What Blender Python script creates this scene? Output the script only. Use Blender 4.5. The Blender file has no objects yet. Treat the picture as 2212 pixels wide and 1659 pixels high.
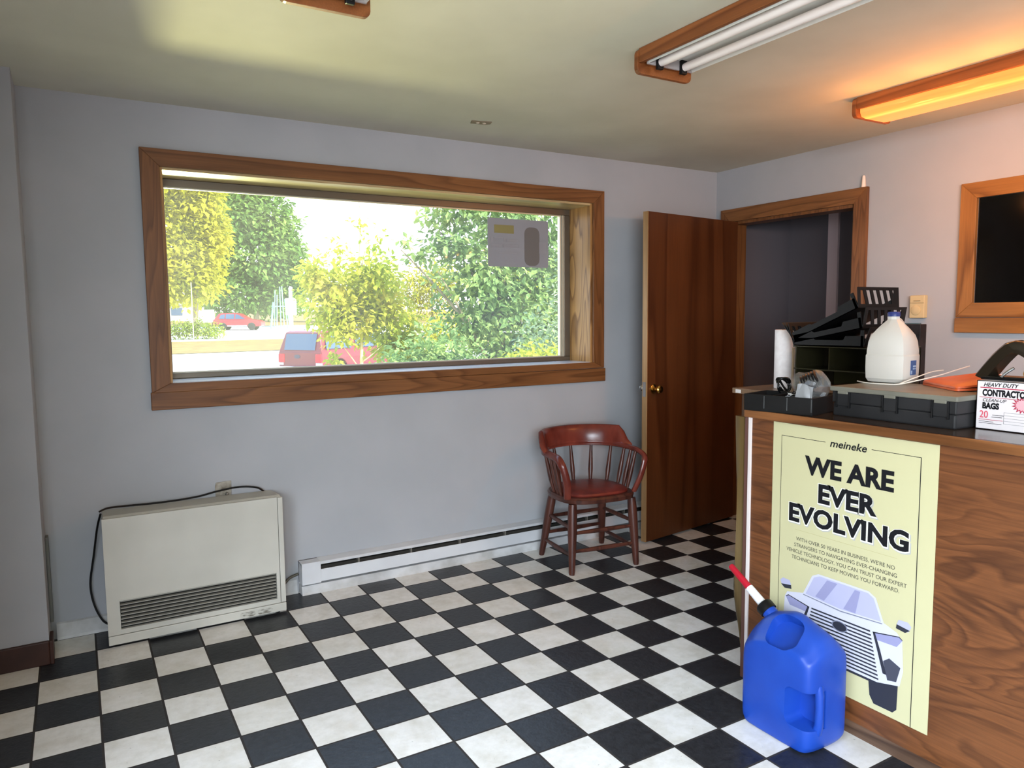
import bpy, bmesh, math, random
from mathutils import Vector, Matrix, Euler

# ---------------------------------------------------------------- camera, world, sun, big lights, exposure
SC = bpy.context.scene
COL = SC.collection
S = 0.2032                                             # one floor tile, metres


def link(o):
    COL.objects.link(o)
    return o


cd = bpy.data.cameras.new('camera')
cam = link(bpy.data.objects.new('camera', cd))
_yaw, _pit, _rol = 0.532126, -0.0921292, -0.0094308
_f = Vector((math.sin(_yaw) * math.cos(_pit), math.cos(_yaw) * math.cos(_pit), math.sin(_pit)))
_r = Vector((math.cos(_yaw), -math.sin(_yaw), 0))
_u = _r.cross(_f)
_R = _r * math.cos(_rol) + _u * math.sin(_rol)
_U = -_r * math.sin(_rol) + _u * math.cos(_rol)
M = Matrix((_R, _U, -_f)).transposed().to_4x4()
M.translation = Vector((-1.021, -2.546, 1.421))
cam.matrix_world = M
cd.sensor_width = 36
cd.lens = 1597.5 / 2212 * 36
cd.clip_start = 0.05
cd.clip_end = 600
SC.camera = cam

SC.view_settings.view_transform = 'Standard'
SC.view_settings.look = 'None'
SC.view_settings.gamma = 1
SC.view_settings.use_curve_mapping = False
SC.view_settings.exposure = 0.0

w = bpy.data.worlds.new('sky')
SC.world = w
w.use_nodes = True
nt = w.node_tree
nt.nodes.clear()
tc = nt.nodes.new('ShaderNodeTexCoord')
sx = nt.nodes.new('ShaderNodeSeparateXYZ')
rp = nt.nodes.new('ShaderNodeValToRGB')
bg = nt.nodes.new('ShaderNodeBackground')
wo = nt.nodes.new('ShaderNodeOutputWorld')
nt.links.new(tc.outputs['Generated'], sx.inputs[0])
nt.links.new(sx.outputs['Z'], rp.inputs[0])
rp.color_ramp.elements[0].position = 0.0
rp.color_ramp.elements[0].color = (1, 1, 1, 1)
rp.color_ramp.elements[1].position = 0.6
rp.color_ramp.elements[1].color = (0.45, 0.68, 1.0, 1)
nt.links.new(rp.outputs[0], bg.inputs[0])
bg.inputs[1].default_value = 3.6
nt.links.new(bg.outputs[0], wo.inputs[0])

sd = bpy.data.lights.new('sun', 'SUN')
sd.energy = 12.5
sd.angle = math.radians(0.6)
sd.color = (1.0, 0.97, 0.88)
sun = link(bpy.data.objects.new('sun', sd))
sun.rotation_euler = Vector((-0.50, 0.62, -0.62)).to_track_quat('-Z', 'Y').to_euler()


def area(name, loc, direction, sx_, sy_, watts, col):
    ld = bpy.data.lights.new(name, 'AREA')
    ld.shape = 'RECTANGLE'
    ld.size, ld.size_y = sx_, sy_
    ld.energy = watts
    ld.color = col
    o = link(bpy.data.objects.new(name, ld))
    o.location = loc
    o.rotation_euler = Vector(direction).to_track_quat('-Z', 'Y').to_euler()
    return o


# daylight lamp at an assumed shop-front opening in the left wall, behind the camera
sf_ = area('assumed_storefront_light', (-2.00, -5.1, 1.70), (1, 0.75, -1.35), 3.2, 1.5, 400, (0.80, 0.90, 1.0))
sf_.data.spread = math.radians(140)
sf2 = area('floor_fill_light', (-1.74, -1.95, 1.75), (0.62, 0.28, -1.7), 1.5, 1.1, 50, (0.80, 0.90, 1.0))  # added lamp that fills the floor, through an unseen side opening
sf2.data.spread = math.radians(105)
# added area lamp outside, standing in for reflected sunlight on the ceiling
gl_ = area('added_ceiling_patch_light', (0.07, 8.3, -0.56), (-0.085, -1.0, 0.315), 0.9, 0.7, 16, (1.0, 0.97, 0.46))
gl_.data.spread = math.radians(20)

# ---------------------------------------------------------------- helpers
rnd = random.Random(7)


def tag(o, label=None, cat=None, group=None, kind=None):
    if label: o['label'] = label
    if cat: o['category'] = cat
    if group: o['group'] = group
    if kind: o['kind'] = kind
    return o


def empty(name, loc=(0, 0, 0), rz=0.0, label=None, cat=None, group=None, kind=None):
    o = link(bpy.data.objects.new(name, None))
    o.empty_display_size = 0.05
    o.location = loc
    o.rotation_euler = (0, 0, rz)
    return tag(o, label, cat, group, kind)


class MB:
    """collects shapes into one bmesh, then becomes ONE object"""

    def __init__(s):
        s.b = bmesh.new()

    def verts(s, pts):
        return [s.b.verts.new(Vector(p)) for p in pts]

    def face(s, vs):
        try:
            return s.b.faces.new(vs)
        except ValueError:
            return None

    def box(s, a, b, bev=0.0, seg=2, mat=None):
        x0, y0, z0 = a
        x1, y1, z1 = b
        x0, x1 = min(x0, x1), max(x0, x1)
        y0, y1 = min(y0, y1), max(y0, y1)
        z0, z1 = min(z0, z1), max(z0, z1)
        v = s.verts([(x0, y0, z0), (x1, y0, z0), (x1, y1, z0), (x0, y1, z0),
                     (x0, y0, z1), (x1, y0, z1), (x1, y1, z1), (x0, y1, z1)])
        fs = [s.face([v[i] for i in q]) for q in
              ((0, 3, 2, 1), (4, 5, 6, 7), (0, 1, 5, 4), (1, 2, 6, 5), (2, 3, 7, 6), (3, 0, 4, 7))]
        nv = v
        if bev > 0:
            es = list({e for f in fs for e in f.edges})
            r = bmesh.ops.bevel(s.b, geom=es, offset=bev, segments=seg, profile=0.5, affect='EDGES')
            nv = list({vv for f in r['faces'] for vv in f.verts} | {vv for vv in v if vv.is_valid})
        if mat is not None:
            allv = set(nv)
            for vv in allv:
                vv.co = mat @ vv.co
        return s

    def prism(s, poly, axis, a, b, mat=None):
        """poly: 2D points; axis: 0 -> (y,z), 1 -> (x,z), 2 -> (x,y); extruded a..b along axis"""
        def P(p, t):
            q = [(t, p[0], p[1]), (p[0], t, p[1]), (p[0], p[1], t)][axis]
            v = Vector(q)
            return mat @ v if mat is not None else v
        v0 = s.verts([P(p, a) for p in poly])
        v1 = s.verts([P(p, b) for p in poly])
        n = len(poly)
        s.face(v0[::-1])
        s.face(v1)
        for i in range(n):
            s.face([v0[i], v0[(i + 1) % n], v1[(i + 1) % n], v1[i]])
        return s

    def loft(s, rings, cap=True, closed=True):
        vs = [s.verts(r) for r in rings]
        n = len(rings[0])
        for a, b in zip(vs, vs[1:]):
            for i in range(n if closed else n - 1):
                s.face([a[i], a[(i + 1) % n], b[(i + 1) % n], b[i]])
        if cap and closed:
            s.face(vs[0][::-1])
            s.face(vs[-1])
        return s

    def tube(s, pts, r, n=8, cap=True, flat=None):
        """tube along points; r a number or a list; flat=(sx, sy) squashes the section"""
        P = [Vector(p) for p in pts]
        rr = r if isinstance(r, (list, tuple)) else [r] * len(P)
        rings = []
        up = None
        for i, p in enumerate(P):
            t = (P[min(i + 1, len(P) - 1)] - P[max(i - 1, 0)]).normalized()
            if up is None:
                up = Vector((0, 0, 1)) if abs(t.z) < 0.9 else Vector((1, 0, 0))
            x = up.cross(t)
            if x.length < 1e-6:
                x = Vector((1, 0, 0)).cross(t)
            x.normalize()
            y = t.cross(x).normalized()
            up = y
            fx, fy = flat if flat else (1, 1)
            rings.append([p + x * math.cos(2 * math.pi * k / n) * rr[i] * fx + y * math.sin(2 * math.pi * k / n) * rr[i] * fy
                          for k in range(n)])
        return s.loft(rings, cap)

    def lathe(s, prof, c=(0, 0, 0), n=24, mat=None):
        rings = []
        for r, z in prof:
            ring = [Vector((c[0] + r * math.cos(2 * math.pi * k / n), c[1] + r * math.sin(2 * math.pi * k / n), c[2] + z))
                    for k in range(n)]
            if mat is not None:
                ring = [mat @ p for p in ring]
            rings.append(ring)
        return s.loft(rings)

    def obj(s, name, mat=None, parent=None, smooth=False, sub=0, bevel=0.0, angle=40):
        bmesh.ops.recalc_face_normals(s.b, faces=s.b.faces)
        me = bpy.data.meshes.new(name)
        s.b.to_mesh(me)
        s.b.free()
        o = link(bpy.data.objects.new(name, me))
        if mat: me.materials.append(mat)
        if parent: o.parent = parent
        if smooth or sub:
            for p in me.polygons: p.use_smooth = True
        if smooth and not sub:
            try:
                me.set_sharp_from_angle(angle=math.radians(angle))
            except Exception:
                pass
        if bevel:
            m = o.modifiers.new('b', 'BEVEL')
            m.width = bevel
            m.segments = 2
            m.limit_method = 'ANGLE'
        if sub:
            m = o.modifiers.new('s', 'SUBSURF')
            m.levels = m.render_levels = sub
        return o


def bake(o):
    dg = bpy.context.evaluated_depsgraph_get()
    dg.update()
    me = bpy.data.meshes.new_from_object(o.evaluated_get(dg))
    o.modifiers.clear()
    o.data = me
    return o


def cut(o, cutter_mb):
    c = cutter_mb.obj('cutter')
    c.parent = o.parent
    m = o.modifiers.new('c', 'BOOLEAN')
    m.object = c
    m.operation = 'DIFFERENCE'
    m.solver = 'EXACT'
    bake(o)
    me = c.data
    bpy.data.objects.remove(c)
    bpy.data.meshes.remove(me)
    return o


def rrect(x0, y0, x1, y1, r, n=4):
    pts = []
    for cx, cy, a0 in ((x1 - r, y0 + r, -90), (x1 - r, y1 - r, 0), (x0 + r, y1 - r, 90), (x0 + r, y0 + r, 180)):
        for k in range(n + 1):
            a = math.radians(a0 + 90 * k / n)
            pts.append((cx + r * math.cos(a), cy + r * math.sin(a)))
    return pts


def spline(pts, n=8):
    P = [Vector(p) for p in pts]
    out = []
    for i in range(len(P) - 1):
        p0, p1, p2, p3 = P[max(i - 1, 0)], P[i], P[i + 1], P[min(i + 2, len(P) - 1)]
        for k in range(n):
            t = k / n
            out.append(0.5 * ((2 * p1) + (p2 - p0) * t + (2 * p0 - 5 * p1 + 4 * p2 - p3) * t * t + (3 * p1 - p0 - 3 * p2 + p3) * t ** 3))
    out.append(P[-1])
    return out


# ---------------------------------------------------------------- materials
def srgb(r, g, b):
    return tuple((c / 255 / 12.92) if c / 255 <= 0.04045 else ((c / 255 + 0.055) / 1.055) ** 2.4 for c in (r, g, b)) + (1,)


class NT:
    def __init__(s, m):
        s.t = m.node_tree
        s.n = s.t.nodes
        s.l = s.t.links

    def new(s, kind, **kw):
        n = s.n.new('ShaderNode' + kind)
        for k, v in kw.items(): setattr(n, k, v)
        return n

    def put(s, sock, val):
        if hasattr(val, 'is_linked'):
            s.l.new(val, sock)
        else:
            sock.default_value = val

    def math(s, op, a, b=0.0, c=0.0):
        n = s.new('Math', operation=op)
        s.put(n.inputs[0], a)
        s.put(n.inputs[1], b)
        s.put(n.inputs[2], c)
        return n.outputs[0]

    def mix(s, f, a, b, bt='MIX'):
        n = s.new('Mix', data_type='RGBA', blend_type=bt)
        s.put(n.inputs[0], f)
        s.put(n.inputs[6], a)
        s.put(n.inputs[7], b)
        return n.outputs[2]

    def coords(s, scale=(1, 1, 1), rot=(0, 0, 0), out='Object'):
        t = s.new('TexCoord')
        m = s.new('Mapping')
        m.inputs['Scale'].default_value = scale
        m.inputs['Rotation'].default_value = rot
        s.l.new(t.outputs[out], m.inputs[0])
        return m.outputs[0]

    def noise(s, vec, scale, detail=3, rough=0.5, dist=0.0):
        n = s.new('TexNoise')
        s.l.new(vec, n.inputs['Vector'])
        n.inputs['Scale'].default_value = scale
        n.inputs['Detail'].default_value = detail
        n.inputs['Roughness'].default_value = rough
        n.inputs['Distortion'].default_value = dist
        return n.outputs[0]

    def ramp(s, f, stops):
        n = s.new('ValToRGB')
        e = n.color_ramp.elements
        while len(e) < len(stops): e.new(0.5)
        for i, (p, c) in enumerate(stops):
            e[i].position = p
            e[i].color = c
        s.put(n.inputs[0], f)
        return n.outputs[0]

    def bump(s, h, strength, dist=0.002):
        n = s.new('Bump')
        n.inputs['Strength'].default_value = strength
        n.inputs['Distance'].default_value = dist
        s.put(n.inputs['Height'], h)
        return n.outputs[0]


def mat(name, col=(0.5, 0.5, 0.5, 1), rough=0.5, metal=0.0, spec=0.5, trans=0.0, emit=None, estr=0.0, coat=0.0, alpha=1.0, ior=1.45):
    m = bpy.data.materials.new(name)
    m.use_nodes = True
    b = m.node_tree.nodes['Principled BSDF']
    b.inputs['Base Color'].default_value = col
    b.inputs['Roughness'].default_value = rough
    b.inputs['Metallic'].default_value = metal
    b.inputs['Specular IOR Level'].default_value = spec
    b.inputs['Transmission Weight'].default_value = trans
    b.inputs['Coat Weight'].default_value = coat
    b.inputs['Alpha'].default_value = alpha
    b.inputs['IOR'].default_value = ior
    if emit:
        b.inputs['Emission Color'].default_value = emit
        b.inputs['Emission Strength'].default_value = estr
    return m


def P(m):
    return m.node_tree.nodes['Principled BSDF']


def mottled(name, c1, c2, scale=6, rough=0.6, detail=4, spec=0.4, stretch=(1, 1, 1), bump=0.0, metal=0.0, lo=0.35, hi=0.65):
    m = mat(name, c1, rough, metal, spec)
    t = NT(m)
    v = t.coords(stretch)
    n = t.noise(v, scale, detail)
    t.l.new(t.ramp(n, [(lo, c1), (hi, c2)]), P(m).inputs['Base Color'])
    if bump:
        t.l.new(t.bump(t.noise(v, scale * 12, 2), bump, 0.001), P(m).inputs['Normal'])
    return m


def wood(name, dark, light, axis=0, rings=10, nscale=1.6, stretch=0.14, rough=0.42, pores=0.35, spec=0.4, coat=0.0):
    """flat-sawn wood: contour lines of a stretched noise give cathedral grain along `axis`"""
    m = mat(name, light, rough, 0, spec, coat=coat)
    t = NT(m)
    sc = [1.0, 1.0, 1.0]
    sc[axis] = stretch
    v = t.coords(tuple(sc))
    n = t.noise(v, nscale * 3, 2, 0.45, 0.3)
    k = t.math('MULTIPLY', n, rings)
    fr = t.math('FRACT', k)
    ring = t.ramp(fr, [(0.0, (1, 1, 1, 1)), (0.25, (0.55, 0.55, 0.55, 1)), (0.85, (0.25, 0.25, 0.25, 1)), (1.0, (1, 1, 1, 1))])
    sc2 = [1.0, 1.0, 1.0]
    sc2[axis] = 0.03
    v2 = t.coords(tuple(sc2))
    p = t.noise(v2, 160, 3, 0.6)
    base = t.mix(ring, light, dark)
    por = t.ramp(p, [(0.40, (0.62, 0.62, 0.62, 1)), (0.62, (1.06, 1.06, 1.06, 1))])
    c = t.mix(pores, base, t.mix(1.0, base, por, 'MULTIPLY'))
    big = t.ramp(t.noise(t.coords((1, 1, 1)), 2.2, 2), [(0.3, (0.86, 0.86, 0.86, 1)), (0.7, (1.08, 1.08, 1.08, 1))])
    t.l.new(t.mix(1.0, c, big, 'MULTIPLY'), P(m).inputs['Base Color'])
    return m


WALL = mottled('wall_paint', srgb(164, 167, 171), srgb(170, 172, 176), 3, 0.75, 3, 0.25, bump=0.05)
CEIL = mottled('ceiling_paint', srgb(196, 192, 176), srgb(206, 202, 186), 2.2, 0.8, 3, 0.2, bump=0.04)
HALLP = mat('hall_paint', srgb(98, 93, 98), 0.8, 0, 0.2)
HALLTRIM = mat('hall_trim', srgb(205, 185, 188), 0.6, 0, 0.3)
OAKH = wood('oak_casing_horizontal', srgb(100, 62, 33), srgb(136, 90, 52), 0, 15, 2.0, 0.07)
OAKV = wood('oak_casing_vertical', srgb(100, 62, 33), srgb(136, 90, 52), 2, 15, 2.0, 0.07)
OAKY = wood('oak_casing_depth', srgb(104, 66, 34), srgb(146, 98, 56), 1, 15, 2.0, 0.07)
OAKJ = wood('oak_jamb', srgb(120, 82, 42), srgb(196, 150, 92), 2, 12, 1.7, 0.16, 0.35)
OAKR = wood('oak_service_window', srgb(120, 76, 34), srgb(172, 118, 62), 2, 8, 1.5, 0.12)
OAKRY = wood('oak_service_window_y', srgb(120, 76, 34), srgb(172, 118, 62), 1, 8, 1.5, 0.12)
PLY = mat('counter_plywood', srgb(150, 98, 60), 0.42)
t = NT(PLY)
v = t.coords((1, 0.26, 1.0))
n = t.noise(v, 4.6, 3, 0.5, 0.8)
k = t.math('FRACT', t.math('MULTIPLY', n, 12))
ring = t.ramp(k, [(0.0, (1, 1, 1, 1)), (0.35, (0.35, 0.35, 0.35, 1)), (0.8, (0, 0, 0, 1)), (1.0, (1, 1, 1, 1))])
patch = t.ramp(t.noise(t.coords((1, 0.5, 1)), 3.0, 3), [(0.3, (0.30, 0.30, 0.30, 1)), (0.7, (0.95, 0.95, 0.95, 1))])
fine = t.ramp(t.noise(t.coords((1, 0.035, 1)), 130, 3, 0.6), [(0.35, (0.80, 0.80, 0.80, 1)), (0.65, (1.08, 1.08, 1.08, 1))])
c = t.mix(t.mix(1.0, ring, patch, 'MULTIPLY'), srgb(116, 70, 38), srgb(72, 40, 20))
t.l.new(t.mix(1.0, c, fine, 'MULTIPLY'), P(PLY).inputs['Base Color'])
PLYTOP = wood('counter_edge', srgb(100, 62, 34), srgb(150, 98, 58), 1, 7, 1.3, 0.1, 0.3)
TOPLAM = wood('counter_top_laminate', srgb(52, 38, 28), srgb(84, 64, 48), 1, 6, 1.0, 0.1, 0.16, 0.2, 0.5)
SLABW = wood('return_counter_wood', srgb(112, 86, 62), srgb(150, 120, 92), 0, 6, 1.2, 0.12, 0.3)
DOORW = wood('door_veneer', srgb(70, 36, 16), srgb(98, 56, 28), 2, 5, 1.1, 0.06, 0.36, 0.3)
DOOREDGE = wood('door_edge', srgb(140, 104, 66), srgb(176, 140, 98), 2, 5, 1.1, 0.06, 0.45)
FIXW = wood('fixture_wood', srgb(112, 62, 30), srgb(158, 96, 52), 1, 5, 1.2, 0.06, 0.42)
CHAIRW = wood('chair_wood', srgb(58, 30, 24), srgb(96, 54, 42), 2, 6, 2.4, 0.1, 0.34, 0.3, 0.5)
ALU = mat('bronze_aluminium', srgb(120, 112, 100), 0.38, 0.8)
ALUL = mat('pale_aluminium', srgb(200, 196, 180), 0.4, 0.6)
WHITEMETAL = mottled('white_enamel', srgb(200, 202, 206), srgb(214, 216, 219), 4, 0.4, 3, 0.4)
DARKGAP = mat('dark_gap', srgb(52, 50, 46), 0.8, 0, 0.2)
BRASS = mat('brass', srgb(212, 172, 90), 0.16, 1.0)
STEEL = mat('steel', srgb(190, 190, 188), 0.2, 1.0)
BLACKP = mat('black_plastic', srgb(13, 13, 14), 0.42, 0, 0.35)
BLACKG = mat('black_gloss', srgb(18, 18, 18), 0.1, 0, 0.5)
BLACKM = mat('black_matte', srgb(16, 16, 16), 0.7, 0, 0.3)
PAPERW = mat('white_paper', srgb(238, 234, 232), 0.8, 0, 0.2)
INK = mat('black_ink', srgb(22, 22, 26), 0.7, 0, 0.2)
NAVY = mat('navy_ink', srgb(52, 58, 104), 0.7, 0, 0.2)

# floor: black slate and white tiles
FLOOR = mat('checker_tiles', (0.5, 0.5, 0.5, 1), 0.4)
t = NT(FLOOR)
co = t.coords((1 / S, 1 / S, 1))
sp = t.new('SeparateXYZ')
t.l.new(co, sp.inputs[0])
fx, fy = t.math('FLOOR', sp.outputs[0]), t.math('FLOOR', sp.outputs[1])
par = t.math('MODULO', t.math('ADD', t.math('ADD', fx, fy), 200.0), 2.0)       # 1 -> white
par = t.math('GREATER_THAN', par, 0.5)
ex = t.math('ABSOLUTE', t.math('SUBTRACT', t.math('FRACT', sp.outputs[0]), 0.5))
ey = t.math('ABSOLUTE', t.math('SUBTRACT', t.math('FRACT', sp.outputs[1]), 0.5))
edge = t.math('MAXIMUM', ex, ey)
grout = t.math('GREATER_THAN', edge, 0.481)
wn = t.new('TexWhiteNoise', noise_dimensions='2D')
cb = t.new('CombineXYZ')
t.l.new(fx, cb.inputs[0])
t.l.new(fy, cb.inputs[1])
t.l.new(cb.outputs[0], wn.inputs[0])
pos = t.coords((1, 1, 1))
n1 = t.noise(pos, 9, 5, 0.6)
n2 = t.noise(pos, 38, 4, 0.65)
spots = t.noise(pos, 70, 2, 0.5)
wcol = t.ramp(n1, [(0.30, srgb(216, 212, 203)), (0.55, srgb(236, 234, 230)), (0.75, srgb(241, 239, 237))])
wcol = t.mix(0.35, wcol, t.mix(1.0, wcol, t.ramp(n2, [(0.35, (0.78, 0.77, 0.74, 1)), (0.6, (1, 1, 1, 1))]), 'MULTIPLY'))
wcol = t.mix(t.math('MULTIPLY', t.math('GREATER_THAN', spots, 0.745), 0.5), wcol, srgb(96, 92, 86))
wcol = t.mix(t.math('MULTIPLY', wn.outputs[0], 0.22), wcol, srgb(178, 172, 152))
bcol = t.ramp(n2, [(0.3, srgb(30, 31, 34)), (0.7, srgb(47, 49, 53))])
c = t.mix(par, bcol, wcol)
c = t.mix(grout, c, srgb(48, 44, 42))
t.l.new(c, P(FLOOR).inputs['Base Color'])
rg = t.mix(par, (0.34, 0.34, 0.34, 1), (0.34, 0.34, 0.34, 1))
t.l.new(t.mix(grout, rg, (0.8, 0.8, 0.8, 1)), P(FLOOR).inputs['Roughness'])
P(FLOOR).inputs['Specular IOR Level'].default_value = 0.45
h = t.math('ADD', t.math('MULTIPLY', t.noise(pos, 55, 4, 0.6), t.math('SUBTRACT', 1.3, par)), t.math('MULTIPLY', grout, -1.4))
t.l.new(t.bump(h, 0.35, 0.003), P(FLOOR).inputs['Normal'])


def structure(name, mb, m, parent=None, **kw):
    o = mb.obj(name, m, parent, **kw)
    if parent is None: o['kind'] = 'structure'
    return o


# ---------------------------------------------------------------- room shell
YW, XR, ZC = 1.24, 2.873, 2.395
XJ, YJ, XL, YF = -1.183, 0.985, -1.5, -7.0

b = MB()
b.box((XL - 0.12, YF - 0.12, -0.05), (4.6, YW + 0.02, 0.0))
structure('floor', b, FLOOR)
b = MB()
b.box((XL - 0.15, YF - 0.15, ZC), (4.6, YW + 0.62, ZC + 0.32))
structure('ceiling', b, CEIL)


def wall_holes(mb, axis, a0, a1, u0, u1, z0, z1, holes):
    """wall slab between a0..a1 on `axis`, with rectangular holes (u0,u1,z0,z1)"""
    us = sorted({u0, u1} | {h[0] for h in holes} | {h[1] for h in holes})
    zs = sorted({z0, z1} | {h[2] for h in holes} | {h[3] for h in holes})
    for i in range(len(us) - 1):
        for k in range(len(zs) - 1):
            uc, zc = (us[i] + us[i + 1]) / 2, (zs[k] + zs[k + 1]) / 2
            if any(h[0] < uc < h[1] and h[2] < zc < h[3] for h in holes): continue
            if axis == 1: mb.box((us[i], a0, zs[k]), (us[i + 1], a1, zs[k + 1]))
            else: mb.box((a0, us[i], zs[k]), (a1, us[i + 1], zs[k + 1]))
    bmesh.ops.remove_doubles(mb.b, verts=mb.b.verts, dist=1e-5)
    return mb


WX0, WX1, WZ0, WZ1 = -0.65, 1.797, 1.112, 2.112
structure('wall_back', wall_holes(MB(), 1, YW, YW + 0.32, XL - 0.15, 4.6, -1.0, ZC, [(WX0, WX1, WZ0, WZ1)]), WALL)
structure('wall_right', wall_holes(MB(), 0, XR, XR + 0.12, YF, YW, 0.0, ZC, [(0.165, 1.095, -1, 2.04), (-1.6, -0.512, 1.463, 1.979)]), WALL)
DARKWALL = mottled('bounce_dimming_brown', srgb(96, 74, 56), srgb(120, 94, 72), 4, 0.6, 3, stretch=(1, 1, 0.2))  # invented dark brown for the unseen walls, cuts the bounced light
structure('wall_left', wall_holes(MB(), 0, XL - 0.12, XL, YF, YW, 0.0, ZC, [(-6.7, -3.2, 0.35, 2.25), (-2.75, -1.15, 0.35, 2.25)]), DARKWALL)  # assumed, unseen openings that let the side lamps in
b = MB()
b.box((XL - 0.12, YF - 0.12, 0), (4.6, YF, ZC))
structure('wall_front', b, DARKWALL)
b = MB()
b.box((XL, YJ, 0), (XJ, YW, ZC))
structure('wall_corner', b, WALL)
# hall behind the door
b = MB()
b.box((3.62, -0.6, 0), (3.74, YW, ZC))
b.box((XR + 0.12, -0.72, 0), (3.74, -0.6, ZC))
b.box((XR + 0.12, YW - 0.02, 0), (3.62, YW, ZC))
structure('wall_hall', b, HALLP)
b = MB()
b.box((3.60, 0.802, 0), (3.62, 0.882, ZC - 0.01))
structure('trim_1', b, HALLTRIM)
# brown baseboard on the corner pier, painted cove on the window wall
BBROWN = mottled('brown_baseboard', srgb(52, 32, 26), srgb(66, 42, 34), 8, 0.5)
b = MB()
b.box((XL, YJ - 0.018, 0), (XJ + 0.0, YJ, 0.1), 0.004)
b.box((XJ, YJ - 0.018, 0), (XJ + 0.014, YJ + 0.10, 0.1), 0.003)
structure('baseboard_left', b, BBROWN)
b = MB()
b.box((XJ, YW - 0.055, 0.10), (XJ + 0.012, YW - 0.004, 0.48), 0.002)
structure('trim_3', b, mat('grey_corner_strip', srgb(118, 118, 114), 0.6))
COVE = mottled('painted_cove', srgb(176, 176, 174), srgb(206, 207, 208), 9, 0.5, 4)
b = MB()
b.prism([(YW, 0), (YW - 0.02, 0), (YW - 0.016, 0.012), (YW - 0.01, 0.07), (YW, 0.075)], 0, XJ + 0.02, -0.1)
b.prism([(YW, 0), (YW - 0.072, 0), (YW - 0.066, 0.01), (YW - 0.06, 0.045), (YW, 0.05)], 0, -0.09, XR)
structure('baseboard_back', b, COVE)

# ---------------------------------------------------------------- picture window
win = empty('window_1', (0, 0, 0), kind='structure')
b = MB()
ct = 0.022
b.prism([(-0.73, 2.19), (1.88, 2.19), (1.797, 2.112), (-0.65, 2.112)], 1, YW - ct, YW)
b.obj('head_casing', OAKH, win, bevel=0.002)
b = MB()
b.prism([(-0.73, 2.19), (-0.65, 2.112), (-0.65, 1.122), (-0.73, 1.08)], 1, YW - ct, YW)
b.obj('side_casing', OAKV, win, bevel=0.002)
b = MB()
b.prism([(1.88, 2.19), (1.797, 2.112), (1.797, 1.122), (1.88, 1.085)], 1, YW - ct, YW)
b.obj('side_casing', OAKV, win, bevel=0.002)
b = MB()
b.prism([(-0.73, 1.08), (-0.65, 1.122), (1.797, 1.122), (1.88, 1.085)], 1, YW - ct, YW)
b.obj('bottom_casing', OAKH, win, bevel=0.002)
b = MB()
b.box((-0.735, YW - ct - 0.004, 1.0), (1.888, YW, 1.082))
b.obj('apron', OAKH, win, bevel=0.003)
b = MB()
b.box((WX1 - 0.012, YW - 0.002, WZ0), (WX1, YW + 0.27, WZ1))
b.obj('jamb', OAKJ, win)
b = MB()
b.box((WX0, YW - 0.002, WZ0), (WX0 + 0.012, YW + 0.27, WZ1))
b.obj('jamb', OAKJ, win)
HEADP = wood('window_head_wood', srgb(176, 150, 104), srgb(206, 184, 140), 0, 6, 1.3, 0.1, 0.3)
b = MB()
b.box((WX0 + 0.012, YW - 0.002, WZ1 - 0.012), (WX1 - 0.012, YW + 0.27, WZ1))
b.obj('head_lining', HEADP, win)
SILLM = mottled('sky_sheen_sill', srgb(196, 202, 212), srgb(214, 220, 230), 5, 0.22, 3, 0.6)  # blue-white sky reflection put into the sill's base colour
b = MB()
b.box((WX0 + 0.012, YW - 0.002, WZ0), (WX1 - 0.012, YW + 0.27, WZ0 + 0.012))
b.obj('sill', SILLM, win)
GY = YW + 0.24
fx0, fx1, fz0, fz1 = WX0 + 0.012, WX1 - 0.012, WZ0 + 0.012, WZ1 - 0.012
gx0, gx1, gz0, gz1 = -0.612, 1.715, 1.152, 2.062
b = MB()
b.box((fx0, GY - 0.02, fz0), (fx1, GY + 0.05, gz0))
b.box((fx0, GY - 0.02, gz1), (fx1, GY + 0.05, fz1))
b.box((fx0, GY - 0.02, gz0), (gx0, GY + 0.05, gz1))
b.box((gx1 + 0.025, GY - 0.02, gz0), (fx1, GY + 0.05, gz1))
b.obj('metal_frame', ALU, win, bevel=0.003)
b = MB()
b.box((gx1, GY - 0.006, gz0), (gx1 + 0.010, GY + 0.02, gz1))
b.box((gx1 + 0.014, GY - 0.014, gz0), (gx1 + 0.025, GY + 0.02, gz1))
b.box((gx0, GY - 0.010, gz0), (gx1, GY + 0.004, gz0 + 0.006))
b.box((gx0, GY - 0.010, gz1 - 0.006), (gx1, GY + 0.004, gz1))
b.obj('glazing_bead', ALUL, win)
GLASS = bpy.data.materials.new('dusty_pane')
GLASS.use_nodes = True
t = NT(GLASS)
t.n.clear()
o_ = t.new('OutputMaterial')
tr = t.new('BsdfTransparent')
tr.inputs[0].default_value = (0.97, 0.98, 0.98, 1)
gl = t.new('BsdfGlossy')
gl.inputs['Roughness'].default_value = 0.02
fr = t.new('Fresnel')
fr.inputs[0].default_value = 1.3
tl = t.new('BsdfTranslucent')
tl.inputs[0].default_value = (0.9, 0.92, 0.95, 1)
m1 = t.new('MixShader')
m2 = t.new('MixShader')
dirt = t.ramp(t.noise(t.coords((1, 1, 1)), 3, 4), [(0.3, (0.05, 0.05, 0.05, 1)), (0.75, (0.10, 0.10, 0.10, 1))])
t.l.new(dirt, m1.inputs[0])
t.l.new(tr.outputs[0], m1.inputs[1])
t.l.new(tl.outputs[0], m1.inputs[2])
t.l.new(t.math('MULTIPLY', fr.outputs[0], 0.6), m2.inputs[0])
t.l.new(m1.outputs[0], m2.inputs[1])
t.l.new(gl.outputs[0], m2.inputs[2])
t.l.new(m2.outputs[0], o_.inputs[0])
b = MB()
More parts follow.
